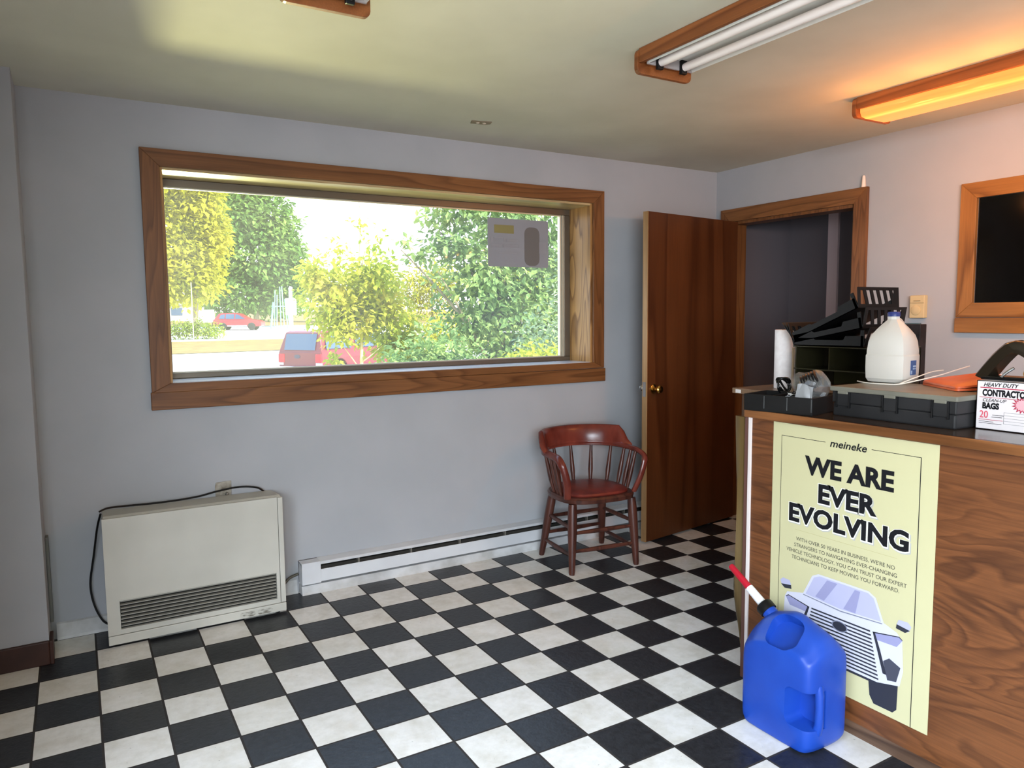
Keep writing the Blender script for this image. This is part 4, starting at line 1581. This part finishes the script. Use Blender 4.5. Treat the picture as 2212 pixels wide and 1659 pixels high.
box_rule('print_table', [(0.080, 0.092, 0.150, 0.0928)] + [(0.080, 0.092 + 0.0085 * k, 0.15, 0.0927 + 0.0085 * k) for k in range(1, 5)] + [(0.080, 0.092, 0.0808, 0.126)], mat('table_print', srgb(110, 110, 116), 0.6))
b = MB()
pts = []
for k in range(32):
    r_ = 0.031 if k % 2 else 0.020
    a = 2 * math.pi * k / 32
    pts.append((-0.0008, -(0.130 + r_ * math.cos(a)), BHH - 0.066 + r_ * 0.85 * math.sin(a)))
b.face(b.verts(pts))
b.obj('starburst', RED, bx)
b = MB()
pts = []
for k in range(32):
    r_ = 0.022 if k % 2 else 0.0165
    a = 2 * math.pi * k / 32
    pts.append((-0.0012, -(0.130 + r_ * math.cos(a)), BHH - 0.066 + r_ * 0.85 * math.sin(a)))
b.face(b.verts(pts))
b.obj('starburst_center', mat('pale_pink_print', srgb(236, 170, 178), 0.6), bx)

# black tool with curved arm on the carton
bt = empty('black_tool', (1.42, -1.33, ZT + BHH), label='glossy black curved tool lying on the contractor bags carton', cat='tool')
b = MB()
rings = []
for i in range(13):
    q = i / 12
    a = math.radians(20 + 95 * q)
    cx_, cz_ = -0.175 + 0.0 * q, -0.02
    # arch in the y-z plane from the front edge up to the right
    y = 0.020 - 0.185 * q
    z = 0.004 + 0.115 * math.sin(min(1.0, q * 1.5) * math.pi / 2) - 0.065 * max(0, q - 0.45) / 0.55
    hw = 0.034 - 0.006 * q
    th = 0.018
    ty, tz = -0.185, 0.115 * math.cos(min(1.0, q * 1.5) * math.pi / 2) * 1.5 * math.pi / 2 - (0.118 if q > 0.45 else 0)
    nn = Vector((0, -tz, ty)).normalized()
    nn = nn if nn.z > 0 else -nn
    c_ = Vector((0.0, y, z))
    rings.append([c_ + Vector((x_, 0, 0)) + nn * d_ for x_, d_ in ((-hw, -th), (hw, -th), (hw * 1.0, th * 0.6), (hw * 0.6, th), (-hw * 0.6, th), (-hw, th * 0.6))])
b.loft(rings)
arm = b.obj('arm', mat('black_leather', srgb(34, 28, 20), 0.22, 0, 0.5), bt, smooth=True, angle=60)
for v in arm.data.vertices:
    if v.co.z < 0.0015: v.co.z = 0.0015
b = MB()
b.box((-0.034, -0.16, 0.001), (0.034, 0.014, 0.012), 0.003)
b.obj('base', BLACKG, bt)
b = MB()
b.tube(spline([(-0.036, -0.048, 0.012), (-0.036, -0.062, 0.026), (-0.034, -0.080, 0.040)], 5), 0.004, 8)
b.obj('clear_clip', STEEL, bt, smooth=True)
b = MB()
b.lathe([(0.001, 0), (0.014, 0.0), (0.017, 0.012), (0.014, 0.026), (0.001, 0.03)], (-0.02, -0.118, 0.012), 16)
b.obj('yellow_knob', mat('amber_plastic', srgb(196, 140, 30), 0.25), bt, smooth=True)

# ---------------------------------------------------------------- outdoors
GS = 0.0238


def gz(y):
    return -0.93 + (y - 23.5) * GS if y > 23.5 else -0.93


ASPH = mottled('pale_asphalt', srgb(190, 186, 174), srgb(206, 202, 190), 1.2, 0.9, 4)
LOT = mottled('pale_concrete', srgb(214, 212, 204), srgb(226, 224, 218), 0.7, 0.9, 4)
GRASS = mottled('dry_grass', srgb(112, 90, 46), srgb(134, 110, 58), 1.6, 0.9, 5)
LAWN = mottled('lawn', srgb(150, 146, 78), srgb(184, 172, 96), 1.4, 0.9, 5)


def strip(name, y0, y1, m, dz=0.0, skew=0.16):
    """ground strip across the view; edges drift away to the right (skew)"""
    b = MB()
    xs = [-60, -20, 0, 20, 60, 140]
    ys = [y0 + (y1 - y0) * k / 6 for k in range(7)]
    rows = [[(x, y + skew * x, gz(y + skew * x) + dz) for x in xs] for y in ys]
    vs = [b.verts(r) for r in rows]
    lo = [b.verts([(p[0], p[1], p[2] - 0.06) for p in r]) for r in rows]
    for i in range(6):
        for k in range(len(xs) - 1):
            b.face([vs[i][k], vs[i][k + 1], vs[i + 1][k + 1], vs[i + 1][k]])
            b.face([lo[i][k], lo[i + 1][k], lo[i + 1][k + 1], lo[i][k + 1]])
    return structure(name, b, m)


strip('floor_lawn', 1.6, 11.0, LAWN, 0.0, 0.0)
strip('floor_road', 10.9, 41.2, ASPH, 0.0, 0.10)
strip('floor_verge', 41.0, 53.4, GRASS, 0.03, 0.10)
strip('floor_lot', 53.2, 84.0, LOT, 0.0, 0.10)
strip('floor_field', 83.8, 180.0, GRASS, 0.0, 0.0)
b = MB()
b.box((-20, 1.561, -1.05), (20, 1.8, -0.93))
structure('floor_mulch', b, mat('mulch', srgb(92, 72, 54), 0.9))
# low concrete islands / kerbs in the lot
b = MB()
for (x, y, l) in ((18.5, 70.5, 9), (17.0, 66.5, 12)):
    b.box((x, y, gz(y) - 0.05), (x + l, y + 0.6, gz(y) + 0.12))
structure('floor_kerb', b, mat('grey_kerb', srgb(140, 136, 126), 0.9))

LEAFK = 0.74


def leafmat(name, cols, scale=0.5, trl=0.35):
    m = bpy.data.materials.new(name)
    m.use_nodes = True
    t = NT(m)
    t.n.clear()
    o_ = t.new('OutputMaterial')
    d = t.new('BsdfDiffuse')
    tl = t.new('BsdfTranslucent')
    mx = t.new('MixShader')
    mx.inputs[0].default_value = trl
    v = t.coords((1, 1, 1))
    n = t.noise(v, scale, 3, 0.6)
    n2 = t.noise(v, scale * 14, 2, 0.6)
    f = t.math('ADD', t.math('MULTIPLY', n, 0.6), t.math('MULTIPLY', n2, 0.4))
    k = len(cols)
    c = t.ramp(f, [(0.34 + 0.32 * i / (k - 1), tuple(x * LEAFK for x in q[:3]) + (1,)) for i, q in enumerate(cols)])
    t.l.new(c, d.inputs[0])
    t.l.new(c, tl.inputs[0])
    t.l.new(d.outputs[0], mx.inputs[1])
    t.l.new(tl.outputs[0], mx.inputs[2])
    t.l.new(mx.outputs[0], o_.inputs[0])
    return m


def foliage(name, m, parent, blobs, n, size, seed, shell=0.55, droop=0.4, narrow=0.55):
    """leaves scattered through ellipsoid blobs (cx,cy,cz,rx,ry,rz); each a folded two-quad blade"""
    r_ = random.Random(seed)
    vol = [b_[3] * b_[4] * b_[5] for b_ in blobs]
    vol = [v ** 0.7 for v in vol]
    tot = sum(vol)
    V, F = [], []
    for b_, vv in zip(blobs, vol):
        for _ in range(int(n * vv / tot)):
            while True:
                p = Vector((r_.uniform(-1, 1), r_.uniform(-1, 1), r_.uniform(-1, 1)))
                if 0.02 < p.length < 1: break
            rad = shell + (1 - shell) * r_.random()
            p = p.normalized() * rad * (1 + 0.12 * math.sin(5 * p.x + 3 * p.z) * math.sin(4 * p.y + 2))
            c = Vector((b_[0] + p.x * b_[3], b_[1] + p.y * b_[4], b_[2] + p.z * b_[5]))
            d = Vector((p.x + r_.gauss(0, 0.7), p.y + r_.gauss(0, 0.7), p.z * 0.5 + r_.gauss(0, 0.6) - droop)).normalized()
            s_ = d.cross(Vector((r_.gauss(0, 0.5), r_.gauss(0, 0.5), 1))).normalized()
            nr = s_.cross(d)
            L = size * r_.uniform(0.65, 1.3)
            Wd = L * narrow * 0.5
            i = len(V)
            V += [c, c + d * L * 0.45 + s_ * Wd + nr * Wd * 0.35, c + d * L, c + d * L * 0.45 - s_ * Wd + nr * Wd * 0.35, c + d * L * 0.45]
            F += [(i, i + 1, i + 2, i + 4), (i, i + 4, i + 2, i + 3)]
    me = bpy.data.meshes.new(name)
    me.from_pydata([tuple(v) for v in V], [], F)
    me.materials.append(m)
    o = link(bpy.data.objects.new(name, me))
    o.parent = parent
    return o


BARK = mottled('grey_bark', srgb(120, 108, 90), srgb(156, 142, 118), 9, 0.9, 4, stretch=(1, 1, 0.3))
BARKP = mottled('pale_bark', srgb(196, 176, 130), srgb(220, 202, 156), 30, 0.85, 4, stretch=(1, 1, 0.3))


def trunk(parent, pts, r0, r1, m, name='trunk', n=8):
    b = MB()
    p = spline(pts, 4)
    k = len(p)
    b.tube(p, [r0 + (r1 - r0) * i / (k - 1) for i in range(k)], n)
    return b.obj(name, m, parent, smooth=True)


Y1 = [srgb(140, 156, 60), srgb(190, 190, 60), srgb(214, 208, 64), srgb(226, 204, 70)]
G1 = [srgb(74, 112, 62), srgb(110, 148, 74), srgb(150, 180, 92), srgb(176, 196, 112)]
YG = [srgb(132, 162, 54), srgb(190, 204, 72), srgb(226, 224, 86), srgb(240, 216, 90)]
G2 = [srgb(104, 138, 92), srgb(140, 172, 106), srgb(176, 202, 124), srgb(212, 222, 124)]
SV = [srgb(110, 142, 112), srgb(150, 176, 138), srgb(190, 206, 160), srgb(206, 214, 150)]

# tall yellow tree, far left
yt = empty('yellow_tree', (7.4, 62.0, gz(62)), label='tall yellow autumn tree at the left of the window view', cat='tree')
foliage('crown', leafmat('yellow_leaves', Y1, 0.35), yt, [(0, 0, 5.5, 2.6, 2.4, 3.4), (-1.8, 0.3, 9, 2.8, 2.6, 4.0), (0.4, 0, 11, 2.4, 2.6, 3.4), (-0.6, -0.5, 13.5, 3.2, 3.0, 3.0), (1.5, 0, 8.0, 1.6, 1.8, 2.6), (-2.2, -0.4, 4.2, 1.8, 1.8, 2.0)], 14000, 0.52, 1, 0.35)
trunk(yt, [(0, 0, 0), (0.05, 0, 2), (0.2, 0, 5), (0, 0.1, 9)], 0.26, 0.1, BARK)
# tall green tree
gt = empty('green_tree', (16.0, 81.0, gz(81)), label='tall broad green tree behind the parked red car', cat='tree')
foliage('crown', leafmat('green_leaves', G1, 0.3), gt, [tuple(1.13 * q for q in bl) for bl in [(0, 0, 7.5, 4.2, 3.5, 4.2), (-2.2, -0.5, 10.5, 3.2, 3.0, 3.4), (1.6, 0, 10.3, 2.9, 2.6, 2.6), (3.0, 0.2, 7.0, 2.2, 2.4, 2.6), (-1.2, 0, 3.6, 3.6, 2.6, 2.6), (2.2, -0.4, 3.4, 2.8, 2.4, 2.4), (-1.0, 0, 12.6, 2.6, 2.4, 1.8), (-4.0, 0.5, 4.5, 2.0, 2.0, 3.0)]], 15000, 0.72, 2, 0.45)
trunk(gt, [(0, 0, 0), (0.1, 0, 3), (-0.1, 0, 7)], 0.35, 0.15, BARK)
# trees far behind
for i, (x, y, h_, rx_, cols, lb_) in enumerate((
        (23.0, 101.0, 8.5, 4.4, G1, 'green tree far behind the teal poles'),
        (33.5, 93.0, 9.0, 4.8, YG, 'yellow green tree far behind the sapling, left of the gap'),
        (46.0, 101.0, 9.5, 5.4, Y1, 'yellow tree far beyond the lot, left of the big right tree'),
        (57.0, 92.0, 11.0, 5.6, YG, 'yellow green tree mostly hidden by the big right tree'))):
    r = empty('distant_tree', (x, y, gz(y)), label=lb_, cat='tree', group='trees beyond the parking lot')
    foliage('crown', leafmat('distant_leaves_%d' % i, cols, 0.4), r, [(0, 0, h_ * 0.42, rx_, rx_ * 0.7, h_ * 0.42), (rx_ * 0.3, 0, h_ * 0.66, rx_ * 0.6, rx_ * 0.6, h_ * 0.32), (-rx_ * 0.5, 0, h_ * 0.5, rx_ * 0.5, rx_ * 0.5, h_ * 0.36)], 3200, 0.6, 10 + i, 0.4)
    trunk(r, [(0, 0, 0), (0, 0, h_ * 0.5)], 0.2, 0.1, BARK)
# yellow shrub row right of the sapling
ys = empty('yellow_shrub', (13.6, 31.0, gz(31)), label='low yellow shrub behind the sapling at its right', cat='shrub')
foliage('crown', leafmat('shrub_yellow_leaves', Y1, 0.8), ys, [(0, 0, 1.2, 1.6, 1.2, 1.2), (1.3, 0, 1.5, 1.2, 1.0, 1.0), (-1.0, 0.2, 1.7, 1.0, 1.0, 1.1)], 2200, 0.20, 21, 0.4)
# clipped hedge by the road, left
hd = empty('roadside_shrub', (6.9, 57.6, gz(57.6)), label='spreading green shrub at the roadside, left of the parked red car', cat='shrub')
foliage('crown', leafmat('hedge_leaves', [srgb(112, 92, 70), srgb(120, 140, 56), srgb(168, 190, 70), srgb(196, 206, 92)], 0.9), hd, [(-1.2, 0, 0.7, 1.6, 1.0, 0.8), (0.4, 0, 0.8, 1.6, 1.0, 0.85), (1.2, -0.2, 0.5, 1.0, 0.8, 0.5)], 2400, 0.20, 22, 0.3)

# sapling close to the window
sp0 = empty('sapling', (2.66, 8.20, gz(8)), label='slim pale trunked young tree in the middle of the window view', cat='tree')
trunk(sp0, [(0, 0, 0), (0.0, 0, 0.9), (0.02, 0, 1.75), (0.03, 0, 2.15), (0.02, 0.02, 2.9), (0.06, 0, 3.7), (0.05, 0, 4.05)], 0.034, 0.006, BARKP, n=10)
brs = [((0.0, 0, 1.55), (-0.13, 0.02, 1.75), (-0.30, 0.05, 2.0)), ((0.0, 0, 1.66), (0.14, -0.03, 1.76), (0.38, -0.05, 1.95)), ((0.02, 0, 1.9), (0.12, 0.05, 2.15), (0.25, 0.1, 2.5)), ((0.02, 0, 2.1), (-0.2, -0.05, 2.4), (-0.6, -0.08, 2.75)),
       ((0.02, 0, 2.3), (0.28, 0.0, 2.5), (0.62, 0.06, 2.72)), ((0.02, 0, 2.5), (-0.18, 0.1, 2.9), (-0.4, 0.15, 3.3)), ((0.02, 0, 2.6), (0.2, -0.1, 2.9), (0.42, -0.12, 3.3)), ((0.03, 0, 2.9), (-0.1, 0, 3.3), (-0.12, 0.02, 3.75)), ((0.03, 0, 3.0), (0.14, 0.05, 3.35), (0.22, 0.04, 3.7)),
       ((-0.2, -0.05, 2.4), (-0.45, 0.02, 2.45), (-0.8, 0.05, 2.62)), ((0.28, 0, 2.5), (0.45, 0, 2.35), (0.75, 0, 2.3))]
for q in brs: trunk(sp0, q, 0.013, 0.004, BARKP, 'branch', 6)
foliage('crown', leafmat('sapling_leaves', YG, 2.2, 0.45), sp0, [(-0.45, 0, 2.75, 0.50, 0.45, 0.50), (-0.15, 0.1, 2.45, 0.60, 0.5, 0.45), (0.40, 0, 2.45, 0.55, 0.5, 0.50), (0.15, -0.1, 2.95, 0.55, 0.45, 0.42), (0.55, 0.1, 1.95, 0.50, 0.45, 0.40), (-0.26, 0, 2.20, 0.40, 0.4, 0.34), (-0.66, 0, 2.95, 0.26, 0.3, 0.32), (0.85, 0, 1.85, 0.35, 0.35, 0.40), (-0.36, 0.1, 1.72, 0.12, 0.15, 0.10)], 5200, 0.115, 31, 0.15, 0.55)
foliage('crown_tip', bpy.data.materials['sapling_leaves'], sp0, [(0.05, 0, 3.7, 0.14, 0.12, 0.35), (-0.25, 0.1, 3.35, 0.2, 0.2, 0.25), (0.35, 0, 3.45, 0.18, 0.18, 0.28)], 130, 0.095, 32, 0.1, 0.5)

# big leafy tree at the right
bt0 = empty('right_tree', (4.55, 7.4, gz(7)), label='large leafy green tree filling the right of the window view', cat='tree')
trunk(bt0, [(0, 0, 0), (0.02, 0, 1.2), (0.05, 0, 2.4), (0.1, 0, 3.6)], 0.09, 0.03, BARK)
for q in [((0.02, 0, 1.4), (-0.5, -0.1, 2.2), (-1.0, -0.1, 3.0)), ((0.03, 0, 1.8), (0.5, -0.1, 2.6), (0.9, -0.2, 3.4)), ((0.03, 0, 2.2), (-0.4, 0, 3.0), (-0.9, 0.05, 3.6)), ((-0.5, -0.1, 2.2), (-1.0, 0, 2.8), (-1.5, 0.05, 3.3)), ((0.05, 0, 2.5), (0.2, -0.1, 3.2), (0.3, -0.1, 4.0))]:
    trunk(bt0, q, 0.03, 0.008, BARK, 'branch', 6)
foliage('crown', leafmat('right_tree_leaves', G2, 1.1, 0.4), bt0, [(-0.25, 0, 2.9, 0.85, 0.7, 0.75), (0.5, 0, 3.0, 0.9, 0.7, 0.9), (0.2, 0, 3.9, 1.1, 0.8, 0.7), (-0.75, 0, 3.4, 0.5, 0.5, 0.35), (0.3, 0, 2.2, 0.9, 0.7, 0.6), (-0.45, 0, 2.25, 0.6, 0.5, 0.45), (-0.7, 0, 3.95, 0.45, 0.4, 0.25), (1.2, 0, 3.4, 0.7, 0.6, 0.9), (1.1, 0, 2.3, 0.7, 0.6, 0.7), (0.35, 0.1, 1.75, 1.2, 0.6, 0.45)], 9500, 0.135, 41, 0.25, 0.5)
foliage('outer_sprays', bpy.data.materials['right_tree_leaves'], bt0, [(-1.22, 0.05, 3.22, 0.26, 0.2, 0.14), (-1.05, 0, 3.75, 0.22, 0.2, 0.12), (-1.45, 0, 3.42, 0.14, 0.12, 0.1)], 150, 0.11, 42, 0.1, 0.4)
# shrubs under the window
for i, (x, y, blobs, cols, n, sz, lb_) in enumerate((
        (4.35, 5.3, [(0, 0, 1.9, 0.62, 0.5, 0.75), (0.30, 0, 2.6, 0.40, 0.4, 0.50), (-0.35, 0, 1.8, 0.45, 0.4, 0.45), (0.15, 0, 3.05, 0.2, 0.2, 0.35)], SV, 2600, 0.080, 'silvery green bush below the large leafy tree, at the right'),
        (2.75, 5.7, [(0, 0, 1.75, 0.45, 0.4, 0.52), (-0.40, 0, 1.75, 0.36, 0.3, 0.36), (0.40, 0, 1.7, 0.36, 0.3, 0.42)], G2, 2200, 0.090, 'low green bush just right of the sapling trunk'),
        (3.40, 4.3, [(0, 0, 1.78, 0.36, 0.25, 0.30), (0.28, 0, 1.78, 0.25, 0.2, 0.26), (-0.28, 0, 1.78, 0.25, 0.2, 0.26)], YG, 1100, 0.085, 'bright yellow green bush right above the window sill'))):
    r = empty('garden_bush', (x, y, gz(y)), label=lb_, cat='bush', group='bushes under the window')
    foliage('crown', leafmat('bush_leaves_%d' % i, cols, 2.5, 0.4), r, blobs, n, sz, 50 + i, 0.2, 0.3)
    for k in range(5):
        a = k * 1.3
        trunk(r, [(0.05 * math.cos(a), 0.05 * math.sin(a), 0), (0.15 * math.cos(a), 0.1 * math.sin(a), 0.8), (0.3 * math.cos(a), 0.15 * math.sin(a), 1.7)], 0.012, 0.005, BARK, 'stem', 6)

# vehicles
CARRED = mat('car_red_paint', srgb(146, 18, 38), 0.35, 0, 0.5, coat=0.4)
TRKRED = mat('truck_red_paint', srgb(104, 16, 30), 0.4, 0, 0.5, coat=0.3)
CGL = mat('car_glass', srgb(58, 78, 104), 0.1, 0, 0.6)
TYRE = mat('tyre', srgb(34, 34, 36), 0.8)
RIM = mat('wheel_rim', srgb(210, 210, 212), 0.35, 0.5)
CHROME = mat('chrome', srgb(220, 222, 224), 0.15, 0.9)


def wheel(parent, x, y, r, wd=0.2):
    b = MB()
    T = Matrix.Translation((x, y, r)) @ Matrix.Rotation(math.radians(90), 4, 'X')
    b.lathe([(r * 0.6, -wd / 2), (r * 0.95, -wd / 2), (r, -wd * 0.3), (r, wd * 0.3), (r * 0.95, wd / 2), (r * 0.6, wd / 2)], n=24, mat=T)
    o = b.obj('wheel', TYRE, parent, smooth=True)
    b = MB()
    b.lathe([(0.001, -wd * 0.42), (r * 0.62, -wd * 0.46), (r * 0.62, wd * 0.46), (0.001, wd * 0.42)], n=20, mat=T)
    b.obj('rim', RIM, o, smooth=True)
    return o


def arch(x, r, z0=0.0, n=10):
    return [(x + r * math.cos(math.pi * k / n), z0 + r * math.sin(math.pi * k / n)) for k in range(n + 1)]


def vehicle_body(mb, side, W, taper, zbelt):
    """side profile (x, z) swept across y, narrowing above the belt line"""
    def P3(p, s):
        x, z = p
        hw = W / 2 - (max(0, z - zbelt) * taper)
        return (x, s * hw, z)
    l = mb.verts([P3(p, 1) for p in side])
    r = mb.verts([P3(p, -1) for p in side])
    mb.face(l)
    mb.face(r[::-1])
    n = len(side)
    for i in range(n):
        mb.face([l[i], r[i], r[(i + 1) % n], l[(i + 1) % n]])


# pickup with a canopy: local +x forward, origin at its rear
hdg = math.atan2(0.552, 0.834)
tk = empty('pickup_truck', (5.85, 24.1, gz(24)), hdg, label='dark red pickup truck with a covered bed just behind the sapling', cat='truck')
b = MB()
side = [(0.0, 0.55), (0.0, 1.08), (0.02, 1.12), (0.20, 1.80), (0.35, 1.86), (3.3, 1.86), (3.55, 1.82), (4.15, 1.20), (5.35, 1.08), (5.45, 0.95), (5.45, 0.45)]
side += arch(4.55, 0.45, 0.40)[0:] + arch(1.05, 0.45, 0.40)
vehicle_body(b, side, 1.95, 0.26, 1.10)
b.obj('body', TRKRED, tk, bevel=0.03)


def side_glass(parent, name, poly, W, taper, zbelt, s, m=CGL):
    b = MB()
    def P3(p, d):
        x, z = p
        hw = W / 2 - (max(0, z - zbelt) * taper) + d
        return (x, s * hw, z)
    o_ = b.verts([P3(p, 0.012) for p in poly])
    i_ = b.verts([P3(p, -0.02) for p in poly])
    b.face(o_)
    b.face(i_[::-1])
    n = len(poly)
    for k in range(n): b.face([o_[k], i_[k], i_[(k + 1) % n], o_[(k + 1) % n]])
    return b.obj(name, m, parent)


for s in (1, -1):
    side_glass(tk, 'canopy_window', [(0.35, 1.22), (0.45, 1.72), (1.75, 1.72), (1.75, 1.22)], 1.95, 0.26, 1.10, s)
    side_glass(tk, 'cab_window', [(2.05, 1.22), (2.05, 1.74), (3.35, 1.74), (3.85, 1.22)], 1.95, 0.26, 1.10, s)
for (x, y) in ((1.05, 0.87), (1.05, -0.87), (4.55, 0.87), (4.55, -0.87)): wheel(tk, x, y, 0.38, 0.24)
b = MB()
b.prism([(0.02, 0), (0.17, 0.58), (0.15, 0.585), (0.0, 0.005)], 1, -0.70, 0.70, mat=Matrix.Translation((0.0, 0, 1.18)))
b.obj('rear_window', CGL, tk)
b = MB()
b.box((-0.10, -0.96, 0.44), (0.05, 0.96, 0.60), 0.02)
b.obj('rear_bumper', CHROME, tk)
for s in (1, -1):
    b = MB()
    b.box((-0.015, s * 0.80 - 0.11, 0.74), (0.09, s * 0.80 + 0.185 * (1 if s > 0 else 1) - 0.01, 1.04), 0.01) if s > 0 else b.box((-0.015, -0.985, 0.74), (0.09, -0.74, 1.04), 0.01)
    b.obj('tail_light', mat('tail_light_red', srgb(206, 20, 40), 0.2) if s > 0 else bpy.data.materials['tail_light_red'], tk)
    b = MB()
    b.box((-0.014, s * 0.86 - 0.11, 0.64), (0.08, s * 0.86 + 0.11, 0.73), 0.01)
    b.obj('reverse_light', RIM, tk)
b = MB()
b.lathe([(0.001, 0), (0.10, 0), (0.10, 0.012), (0.001, 0.012)], n=24, mat=Matrix.Translation((0.0, 0.1, 0.95)) @ Matrix.Rotation(math.radians(-90), 4, 'Y') @ Matrix.Scale(1.4, 4, (0, 1, 0)) @ Matrix.Scale(0.7, 4, (1, 0, 0)))
b.obj('tailgate_badge', mat('dark_badge', srgb(60, 50, 70), 0.4), tk)

# red parked car (side on)
hd2 = math.atan2(-0.42, 0.905)
sv = empty('parked_car', (10.9, 75.0, gz(74)), hd2, label='bright red parked car across the road under the green tree', cat='car')
b = MB()
side = [(0.05, 0.40), (0.0, 0.75), (0.08, 1.02), (0.22, 1.10), (0.55, 1.58), (0.8, 1.66), (2.2, 1.66), (2.5, 1.58), (3.35, 1.08), (4.25, 0.95), (4.55, 0.80), (4.60, 0.40)]
side += arch(3.65, 0.38, 0.34) + arch(0.95, 0.38, 0.34)
vehicle_body(b, side, 1.82, 0.32, 1.05)
b.obj('body', CARRED, sv, bevel=0.03)
for s in (1, -1):
    side_glass(sv, 'rear_side_window', [(0.62, 1.12), (0.78, 1.50), (1.15, 1.54), (1.15, 1.10)], 1.82, 0.32, 1.05, s)
    side_glass(sv, 'side_window', [(1.25, 1.10), (1.25, 1.55), (2.05, 1.55), (2.05, 1.08)], 1.82, 0.32, 1.05, s)
    side_glass(sv, 'side_window', [(2.15, 1.08), (2.15, 1.55), (2.42, 1.50), (3.10, 1.08)], 1.82, 0.32, 1.05, s)
b = MB()
b.prism([(0.20, 1.12), (0.52, 1.56), (0.50, 1.575), (0.17, 1.125)], 1, -0.72, 0.72)
b.obj('rear_window', CGL, sv)
b = MB()
b.box((-0.06, -0.88, 0.38), (0.5, 0.88, 0.72), 0.03)
b.obj('rear_bumper', mat('dark_bumper', srgb(62, 34, 46), 0.5), sv)
for (x, y) in ((0.95, 0.82), (0.95, -0.82), (3.65, 0.82), (3.65, -0.82)): wheel(sv, x, y, 0.34, 0.22)
b = MB()
b.box((1.35, -0.93, 0.36), (3.25, 0.93, 0.46), 0.02)
b.obj('sill_trim', RIM, sv)

# white cabinet sign on a post
ws = empty('street_sign', (16.6, 68.2, gz(68)), math.radians(-15), label='white box sign on a white post behind the pickup', cat='sign')
WS = mat('white_sign', srgb(246, 246, 244), 0.6)
b = MB()
b.tube([(0, 0, 0), (0, 0, 4.0)], 0.16, 12)
b.obj('post', WS, ws, smooth=True)
b = MB()
b.prism(rrect(-0.50, 1.55, 0.50, 3.12, 0.1), 1, -0.18, 0.18)
b.obj('sign_box', WS, ws)
b = MB()
b.tube([(0, 0, 3.95), (0.05, 0, 4.2)], [0.2, 0.14], 12)
b.obj('post_cap', WS, ws, smooth=True)

TEAL = mat('teal_paint', srgb(124, 176, 168), 0.5)
tp = empty('pole_sculpture', (17.2, 75.0, gz(75)), label='cluster of tall thin teal poles left of the white sign', cat='sculpture')
for k in range(9):
    a = 2 * math.pi * k / 9
    b = MB()
    hh = 3.9 - 1.3 * (abs(math.cos(a)) ** 1.5) + (0.5 if k in (2, 3, 7) else 0)
    b.tube([(1.05 * math.cos(a), 0.7 * math.sin(a), 0), (0.72 * math.cos(a), 0.45 * math.sin(a), hh)], 0.055, 8)
    b.obj('pole', TEAL, tp, smooth=True)
b = MB()
b.tube([(0.86 * math.cos(2 * math.pi * i / 24), 0.56 * math.sin(2 * math.pi * i / 24), 2.3) for i in range(25)], 0.04, 6, cap=False)
b.obj('hoop', TEAL, tp, smooth=True)

tb = empty('notice_board', (8.9, 77.4, gz(77)), math.radians(-15), label='white board on two posts behind the roadside shrub', cat='board')
b = MB()
b.box((0, -0.05, 0.7), (2.3, 0.05, 1.95), 0.02)
b.obj('panel', WS, tb)
for x in (0.3, 2.0):
    b = MB()
    b.box((x - 0.05, 0.05, 0), (x + 0.05, 0.12, 1.8))
    b.obj('post', BARK, tb)
b = MB()
b.tube([(0, 0, 0), (0, 0, 4.2)], 0.035, 8)
o = b.obj('thin_pole', mat('yellow_pole', srgb(206, 200, 140), 0.6), smooth=True)
o.location = (6.43, 55.9, gz(56))
tag(o, 'thin pale pole standing in front of the roadside shrub', 'pole')
hs = empty('house', (8.0, 108.0, gz(108)), math.radians(-10), label='small house with a grey roof at the far left', cat='house')
b = MB()
b.box((0, 0, 0), (6.5, 6, 2.2))
b.obj('wall', mat('pale_siding', srgb(216, 214, 206), 0.8), hs)
b = MB()
b.prism([(-0.4, 2.2), (6.9, 2.2), (3.25, 3.6)], 1, -0.4, 6.4)
b.obj('roof', mat('grey_shingles', srgb(140, 144, 156), 0.85), hs)
b = MB()
b.box((2.4, -0.06, 0.8), (3.8, 0.02, 1.8))
b.obj('house_window', CGL, hs)
bn = empty('road_barrier', (29.0, 66.0, gz(66)), math.radians(-30), label='low tan barrier in the lot between the sapling and the right tree', cat='barrier')
b = MB()
b.box((0, 0, 0), (9, 0.3, 0.45), 0.03)
b.obj('rail', mat('tan_barrier', srgb(176, 148, 96), 0.8), bn)
